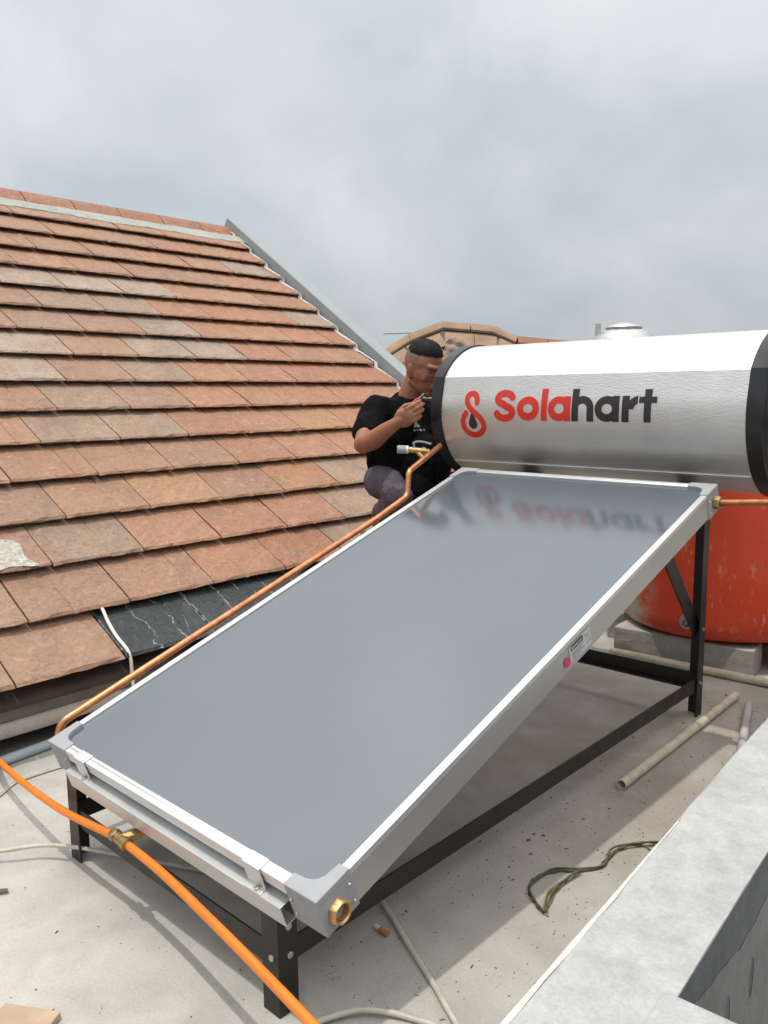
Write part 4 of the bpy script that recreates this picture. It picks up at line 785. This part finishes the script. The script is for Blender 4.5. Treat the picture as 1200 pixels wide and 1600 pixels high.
o = MB().obox((0.53, -0.335, 0.009), (unit((0.85, 0.52, 0)), unit((-0.52, 0.85, 0)), (0, 0, 1)), (0.062, 0.05, 0.008)).build('tile_shard', simple('tan_shard', (0.42, 0.31, 0.22), 0.85, 0, 0.2, 12, 0.2), None, 0, 0.003, origin=(0.53, -0.335, 0)); tag(o, 'flat tan piece of tile at the lower left corner of the floor', 'tile shard')
mb = MB()
for i in range(1500):
    if i < 1300: x, y = 0.72 + rng.random() * 0.66, 0.15 + rng.random() ** 0.9 * 2.2
    else: x, y = rng.uniform(-0.4, 0.9), rng.uniform(-0.35, 0.5)
    if 0.90 < x < 0.97 and 1.3 < y < 2.34: continue
    a = rng.random() * pi; L = rng.uniform(0.0010, 0.0042) if rng.random() < 0.96 else rng.uniform(0.005, 0.010); w = L * rng.uniform(0.2, 0.7)
    p_ = [(L * cos(q + a) * rng.uniform(0.6, 1.2), w * sin(q + a) * rng.uniform(0.6, 1.2)) for q in (0.2, 1.7, 3.3, 4.9)]; ca, sa = cos(a), sin(a); mb.add([(x + u * ca - v * sa, y + u * sa + v * ca, 0.0004) for u, v in p_] + [(x, y, 0.0008 + w * 0.9)], [(0, 1, 4), (1, 2, 4), (2, 3, 4), (3, 0, 4)])
tag(mb.build('floor_debris', 'debris', None, 0), 'scattered dark chips and grit on the terrace floor', 'debris', kind='stuff')

# ------------------------------------------------------------------ the man
PR = V(-0.55, 2.0, 0.0)
plat = thing('work_platform', (-0.50, 1.93, 0.0), 'low plank platform the crouching man stands on', 'platform')
MB().box((-0.635, 1.80, 0.555), (-0.26, 2.34, 0.585)).build('deck_board', 'work_wood', plat, 0, 0.003)
for x in (-0.61, -0.29):
    for y in (1.83, 2.30): MB().box((x - 0.02, y - 0.02, 0.0), (x + 0.02, y + 0.02, 0.5545)).build('leg', 'work_wood', plat, 0, 0.002)
man = thing('person', tuple(PR), 'crouching man in black t-shirt and grey purple trousers holding a red tool', 'person')
def remesh(mb, name, mat, parent, vox, it, extra=None):
    ob = mb.build('tmp_' + name, None, None, 0); r = ob.modifiers.new('r', 'REMESH'); r.mode = 'VOXEL'; r.voxel_size = vox
    s = ob.modifiers.new('s', 'SMOOTH'); s.iterations = it; s.factor = 0.5
    dg = bpy.context.evaluated_depsgraph_get(); me = bpy.data.meshes.new_from_object(ob.evaluated_get(dg)); old = ob.data; bpy.data.objects.remove(ob); bpy.data.meshes.remove(old)
    me.name = name; me.transform(Matrix.Translation(-Vector(ROOT[parent.name]))); me.materials.clear(); me.materials.append(M[mat]); me.polygons.foreach_set('use_smooth', [True] * len(me.polygons))
    o = bpy.data.objects.new(name, me); COL.objects.link(o); o.parent = parent; ROOT[o.name] = ROOT[parent.name]; return o
def cap(mb, a, b, ra, rb, n=4):
    a, b = V(*a), V(*b); mb.tube([a + (b - a) * i / n for i in range(n + 1)], [ra + (rb - ra) * i / n for i in range(n + 1)], 14, True, True)
def limb(mb, pts, rs): mb.tube(spline(pts, 4), np.interp(np.linspace(0, len(pts) - 1, 4 * (len(pts) - 1) + 1), range(len(pts)), rs), 16, True, True)
# joints
shR, shL = (-0.585, 1.875, 1.135), (-0.565, 2.235, 1.120); elR, wrR = (-0.472, 1.660, 0.995), (-0.262, 1.648, 1.090)
nk, hd = V(-0.560, 2.055, 1.150), V(-0.462, 2.062, 1.325)
FWD = unit((0.93, -0.10, -0.28)); SIDE = unit(np.cross((0, 0, 1), FWD)); UPH = np.cross(FWD, SIDE); HA = (FWD, SIDE, UPH)     # SIDE = his left
def H(f, l, u): return hd + FWD * f + SIDE * l + UPH * u
b = MB()
b.ell(H(-0.012, 0, 0.030), (0.100, 0.078, 0.092), HA); b.ell(H(0.012, 0, -0.012), (0.084, 0.070, 0.085), HA)
b.ell(H(0.030, 0, -0.060), (0.060, 0.056, 0.062), HA); b.ell(H(0.058, 0, -0.098), (0.030, 0.034, 0.022), HA); cap(b, H(-0.01, 0.052, -0.062), H(0.052, 0.022, -0.098), 0.017, 0.014); cap(b, H(-0.01, -0.052, -0.062), H(0.052, -0.022, -0.098), 0.017, 0.014)
cap(b, H(0.086, 0, 0.012), H(0.108, 0, -0.030), 0.009, 0.014); b.ell(H(0.104, 0.011, -0.034), (0.010, 0.010, 0.008), HA); b.ell(H(0.104, -0.011, -0.034), (0.010, 0.010, 0.008), HA)
cap(b, H(0.078, -0.044, 0.026), H(0.090, -0.012, 0.024), 0.010, 0.011); cap(b, H(0.078, 0.044, 0.026), H(0.090, 0.012, 0.024), 0.010, 0.011)
b.ell(H(0.052, -0.040, -0.026), (0.024, 0.020, 0.030), HA); b.ell(H(0.052, 0.040, -0.026), (0.024, 0.020, 0.030), HA)
b.ell(H(0.090, 0, -0.058), (0.012, 0.024, 0.007), HA); b.ell(H(0.088, 0, -0.070), (0.012, 0.020, 0.007), HA); b.ell(H(0.070, 0, -0.046), (0.024, 0.034, 0.020), HA)
for sg in (-1, 1):
    b.ell(H(-0.012, sg * 0.076, -0.012), (0.018, 0.007, 0.031), (unit(FWD - SIDE * sg * 0.5), unit(SIDE * sg + FWD * 0.5), UPH)); b.ell(H(-0.008, sg * 0.073, -0.040), (0.010, 0.006, 0.010), HA)
limb(b, [tuple(nk - V(0.02, 0, 0.05)), tuple(nk + V(0.01, 0, 0.03)), tuple(H(-0.030, 0, -0.060))], [0.066, 0.058, 0.058])
cap(b, nk - V(0.01, 0.10, 0.02), nk - V(0.01, -0.10, 0.02), 0.045, 0.045)
limb(b, [tuple(nk - V(0.03, 0, 0.03)), (-0.58, 2.05, 1.0), (-0.63, 2.04, 0.86)], [0.09, 0.12, 0.12])
cap(b, nk - V(0.02, 0.02, 0.03), shR, 0.055, 0.052); cap(b, nk - V(0.02, -0.02, 0.03), shL, 0.055, 0.052)
limb(b, [shR, (-0.535, 1.765, 1.07), elR], [0.052, 0.047, 0.039]); limb(b, [elR, (-0.395, 1.650, 1.018), (-0.330, 1.648, 1.055), wrR], [0.040, 0.042, 0.034, 0.025])
# left arm reaches to the tank end
elL = (-0.40, 2.36, 0.96); wrL = (-0.24, 2.20, 1.03); limb(b, [shL, (-0.48, 2.31, 1.03), elL], [0.052, 0.046, 0.039]); limb(b, [elL, (-0.33, 2.29, 0.99), wrL], [0.040, 0.040, 0.025])
# right hand pinching the tool
hd_ = unit((0.85, 0.10, 0.42)); hs_ = unit(np.cross(hd_, (0.1, -0.9, 0.35))); hp_ = np.cross(hs_, hd_)   # along, across the knuckles, palm normal
def hand(b, w, along, across, pal, curl):
    w = V(*w); ax3 = (along, across, pal)
    b.ell(w + along * 0.045, (0.050, 0.038, 0.017), ax3); b.ell(w + along * 0.030 - across * 0.022 + pal * 0.008, (0.030, 0.016, 0.016), ax3); cap(b, w - along * 0.01, w + along * 0.03, 0.025, 0.024)
    for i, (o_, ln) in enumerate(((-0.028, 0.072), (-0.0095, 0.080), (0.0095, 0.074), (0.027, 0.058))):
        k0 = w + along * (0.084 - abs(o_) * 0.25) + across * o_; p = [k0]; ang = curl * (0.55 + 0.12 * i)
        for f_, q in ((0.42, 1), (0.32, 2.0), (0.26, 2.7)):
            a_ = ang * q; p.append(p[-1] + (along * cos(a_) + pal * sin(a_)) * ln * f_)
        b.tube(p, [0.0098, 0.0092, 0.0085, 0.0074], 10, True, True)
    t0 = w + along * 0.030 - across * 0.032 + pal * 0.012; t1 = t0 + along * 0.030 - across * 0.010 + pal * 0.020; t2 = t1 + along * 0.030 + across * 0.010 + pal * 0.012; b.tube([t0, t1, t2], [0.013, 0.0115, 0.009], 10, True, True)
    return t2
across_ = unit((-0.35, -0.35, 0.87)); across_ = unit(across_ - hd_ * (across_ @ hd_)); pal_ = np.cross(hd_, across_); pal_ = pal_ if pal_[1] > 0 else -pal_
tip = hand(b, wrR, hd_, -across_, pal_, 0.85)
hdl = unit((0.75, -0.55, 0.1)); ac2 = unit(np.cross(hdl, (0, 0, 1))); hand(b, wrL, unit((0.6, -0.6, 0.5)), unit((0.7, 0.7, 0.1)), unit(np.cross((0.6, -0.6, 0.5), (0.7, 0.7, 0.1))), 0.35)
# shins and bare feet
hipR, knR, anR = (-0.640, 1.965, 0.800), (-0.352, 1.768, 0.768), (-0.588, 1.885, 0.655); hipL, knL, anL = (-0.63, 2.11, 0.80), (-0.43, 2.20, 0.655), (-0.585, 2.22, 0.650)
for kn, an in ((knR, anR), (knL, anL)):
    limb(b, [kn, tuple((V(*kn) + V(*an)) / 2 + V(-0.02, 0, -0.02)), an], [0.050, 0.052, 0.034])
    a_ = V(*an); f_ = unit((0.92, -0.28, 0)); limb(b, [tuple(a_ + V(0, 0, -0.02)), tuple(a_ + f_ * 0.06 + V(0, 0, -0.035)), tuple(a_ + f_ * 0.15 + V(0, 0, -0.050))], [0.034, 0.034, 0.020]); b.ell(a_ - f_ * 0.03 + V(0, 0, -0.040), (0.032, 0.030, 0.030))
    for t_ in range(5): cap(b, a_ + f_ * 0.145 + V(0.28, 0.92, 0) * (t_ - 2) * 0.015 + V(0, 0, -0.055), a_ + f_ * (0.185 - 0.006 * t_) + V(0.28, 0.92, 0) * (t_ - 2) * 0.017 + V(0, 0, -0.060), 0.011, 0.009)
body = remesh(b, 'body', 'skin', man, 0.0042, 3)
co = np.empty(len(body.data.vertices) * 3); body.data.vertices.foreach_get('co', co); co = co.reshape(-1, 3) + PR - hd
f_, l_, u_ = co @ FWD, co @ SIDE, co @ UPH
stub = np.clip((u_ - 0.000) / 0.02, 0, 1) * np.clip((0.040 - f_) / 0.02, 0, 1) * (np.abs(l_) < 0.2) * (u_ < 0.16) * (np.linalg.norm(co, axis=1) < 0.2) * np.clip((u_ + 0.01) / 0.07, 0.35, 1)
at = body.data.attributes.new('stubble', 'FLOAT', 'POINT'); at.data.foreach_set('value', stub.astype(np.float32))
for sg in (-1, 1):
    MB().ell(H(0.0745, sg * 0.030, 0.004), (0.0105, 0.0125, 0.0085), HA, 12, 8).build('eye', 'eye_white', man, 60); MB().ell(H(0.0825, sg * 0.030, 0.002), (0.004, 0.0055, 0.0055), HA, 10, 6).build('pupil', 'eye_dark', man, 60)
    cap_ = MB(); cap(cap_, H(0.0855, sg * 0.016, 0.029), H(0.076, sg * 0.050, 0.031), 0.0042, 0.003); cap_.build('eyebrow', 'hair', man, 60)
    cap_ = MB(); cap(cap_, H(0.0835, sg * 0.020, 0.0115), H(0.077, sg * 0.042, 0.0095), 0.0034, 0.003); cap_.build('eyelid', 'skin', man, 60)
h_ = MB(); nr_, ns_ = 16, 56; vs = []
for i in range(nr_ + 1):
    for j in range(ns_):
        a_ = 2 * pi * j / ns_; lim = 1.165 + 0.05 * cos(a_) - 0.05 * max(0, -cos(a_)) + 0.030 * sin(j * 2.7) * sin(j * 1.3); t = lim * min(i, nr_ - 1) / (nr_ - 1); k_ = 1.0 if i < nr_ else 0.90
        jt = rng.normal(0, 0.0016); th_ = 1.0 + 0.10 * (1 - (t / lim) ** 3)
        f0, l0, u0 = 0.101 * sin(t) * cos(a_) * k_, 0.079 * sin(t) * sin(a_) * k_, 0.094 * cos(t) * k_
        vs.append(H(-0.012 + f0 * th_ + jt, l0 * th_ + jt * 0.7, 0.030 + min(u0 * th_ + 0.014 * max(0, cos(a_)) * sin(t), 0.106) + rng.normal(0, 0.0012)))
h_.add(vs, [(i * ns_ + j, i * ns_ + (j + 1) % ns_, (i + 1) * ns_ + (j + 1) % ns_, (i + 1) * ns_ + j) for i in range(nr_) for j in range(ns_)])
h_.build('hair', 'hair', man, 60)
# t-shirt
s_ = MB()
limb(s_, [(-0.570, 2.055, 1.120), (-0.565, 2.055, 1.03), (-0.555, 2.05, 0.92), (-0.545, 2.045, 0.82)], [0.105, 0.150, 0.165, 0.150])
s_.ell((-0.545, 1.965, 1.02), (0.115, 0.110, 0.135)); s_.ell((-0.525, 2.15, 1.02), (0.125, 0.120, 0.135)); s_.ell((-0.42, 2.02, 0.87), (0.125, 0.115, 0.150)); s_.ell((-0.66, 2.03, 0.93), (0.08, 0.14, 0.17)); s_.ell((-0.43, 2.00, 0.77), (0.115, 0.095, 0.09)); s_.ell((-0.395, 1.965, 0.745), (0.085, 0.105, 0.12))
cap(s_, (-0.585, 1.95, 1.125), shR, 0.075, 0.070); cap(s_, (-0.57, 2.16, 1.12), shL, 0.075, 0.070)
limb(s_, [shR, (-0.560, 1.815, 1.090), (-0.520, 1.735, 1.040)], [0.072, 0.069, 0.065]); limb(s_, [shL, (-0.50, 2.30, 1.05)], [0.072, 0.066])
s_.lathe([(0.052, -0.012), (0.086, -0.045), (0.076, -0.012), (0.066, 0.010), (0.060, 0.012), (0.052, -0.012)], nk + V(0.004, 0, -0.012), (0.42, 0, 0.9), 24)
shirt = remesh(s_, 't_shirt', 'shirt', man, 0.007, 5)
tx = bpy.data.textures.new('folds', 'CLOUDS'); tx.noise_scale = 0.09; tx.noise_depth = 1
d = shirt.modifiers.new('folds', 'DISPLACE'); d.texture = tx; d.strength = 0.022; d.texture_coords = 'GLOBAL'
# chest print: small grey triangle of spray-like strokes
def tri(X, Y): return np.minimum(np.maximum(np.abs(X) * 1.6 + (Y - 0.028), -0.020 - Y) + 0.004 * np.sin(X * 620) * np.sin(Y * 540) + 0.003, box_d(X, Y, -0.034, 0.034, -0.034, -0.028) + 0.003 * np.sin(X * 300))
PRT = V(-0.385, 1.985, 1.075)
cpm = sdf_mesh(tri, -0.04, 0.04, -0.045, 0.035, 0.003, lambda x, y: PRT + V(0, x, y * 0.97) + V(0.018, 0, 0) * (1 - (x / 0.06) ** 2) + V(-0.10, 0, 0) * max(0, y) * 0.6).build('chest_print', simple('grey_print', (0.22, 0.22, 0.22), 0.7, 0, 0.4, 120), man, 60)
sw_ = cpm.modifiers.new('wrap', 'SHRINKWRAP'); sw_.target = shirt; sw_.offset = 0.0015; sw_.wrap_method = 'PROJECT'; sw_.use_project_x = True; sw_.use_negative_direction = True; sw_.use_positive_direction = True; sw_.use_project_y = False; sw_.use_project_z = False
# trousers
t_ = MB(); t_.ell((-0.650, 2.035, 0.815), (0.112, 0.145, 0.098)); limb(t_, [hipR, (-0.49, 1.850, 0.795), knR], [0.092, 0.074, 0.050]); limb(t_, [hipL, (-0.53, 2.16, 0.74), knL], [0.102, 0.09, 0.066])
limb(t_, [knR, (-0.45, 1.815, 0.705), (-0.560, 1.868, 0.668)], [0.058, 0.062, 0.048]); limb(t_, [knL, (-0.50, 2.21, 0.650), (-0.56, 2.22, 0.655)], [0.066, 0.066, 0.05])
trs = remesh(t_, 'trousers', 'trousers', man, 0.007, 4)
tx2 = bpy.data.textures.new('creases', 'CLOUDS'); tx2.noise_scale = 0.055; tx2.noise_depth = 2
d = trs.modifiers.new('folds', 'DISPLACE'); d.texture = tx2; d.strength = 0.011; d.texture_coords = 'GLOBAL'
# red tool in the right hand
tl = thing('screwdriver', tuple(tip), 'small red tool held upright in the man\'s right hand', 'hand tool')
tdv = unit((0.62, 0.38, 0.68)); t0 = tip - tdv * 0.030 + pal_ * 0.006
MB().tube([t0, t0 + tdv * 0.02, t0 + tdv * 0.045, t0 + tdv * 0.060], [0.007, 0.0095, 0.0095, 0.005], 10).build('handle', 'tool_red', tl, 50); MB().tube([t0 + tdv * 0.060, t0 + tdv * 0.088], 0.003, 8).build('shaft', 'pink_print' if False else 'stainless', tl, 50)
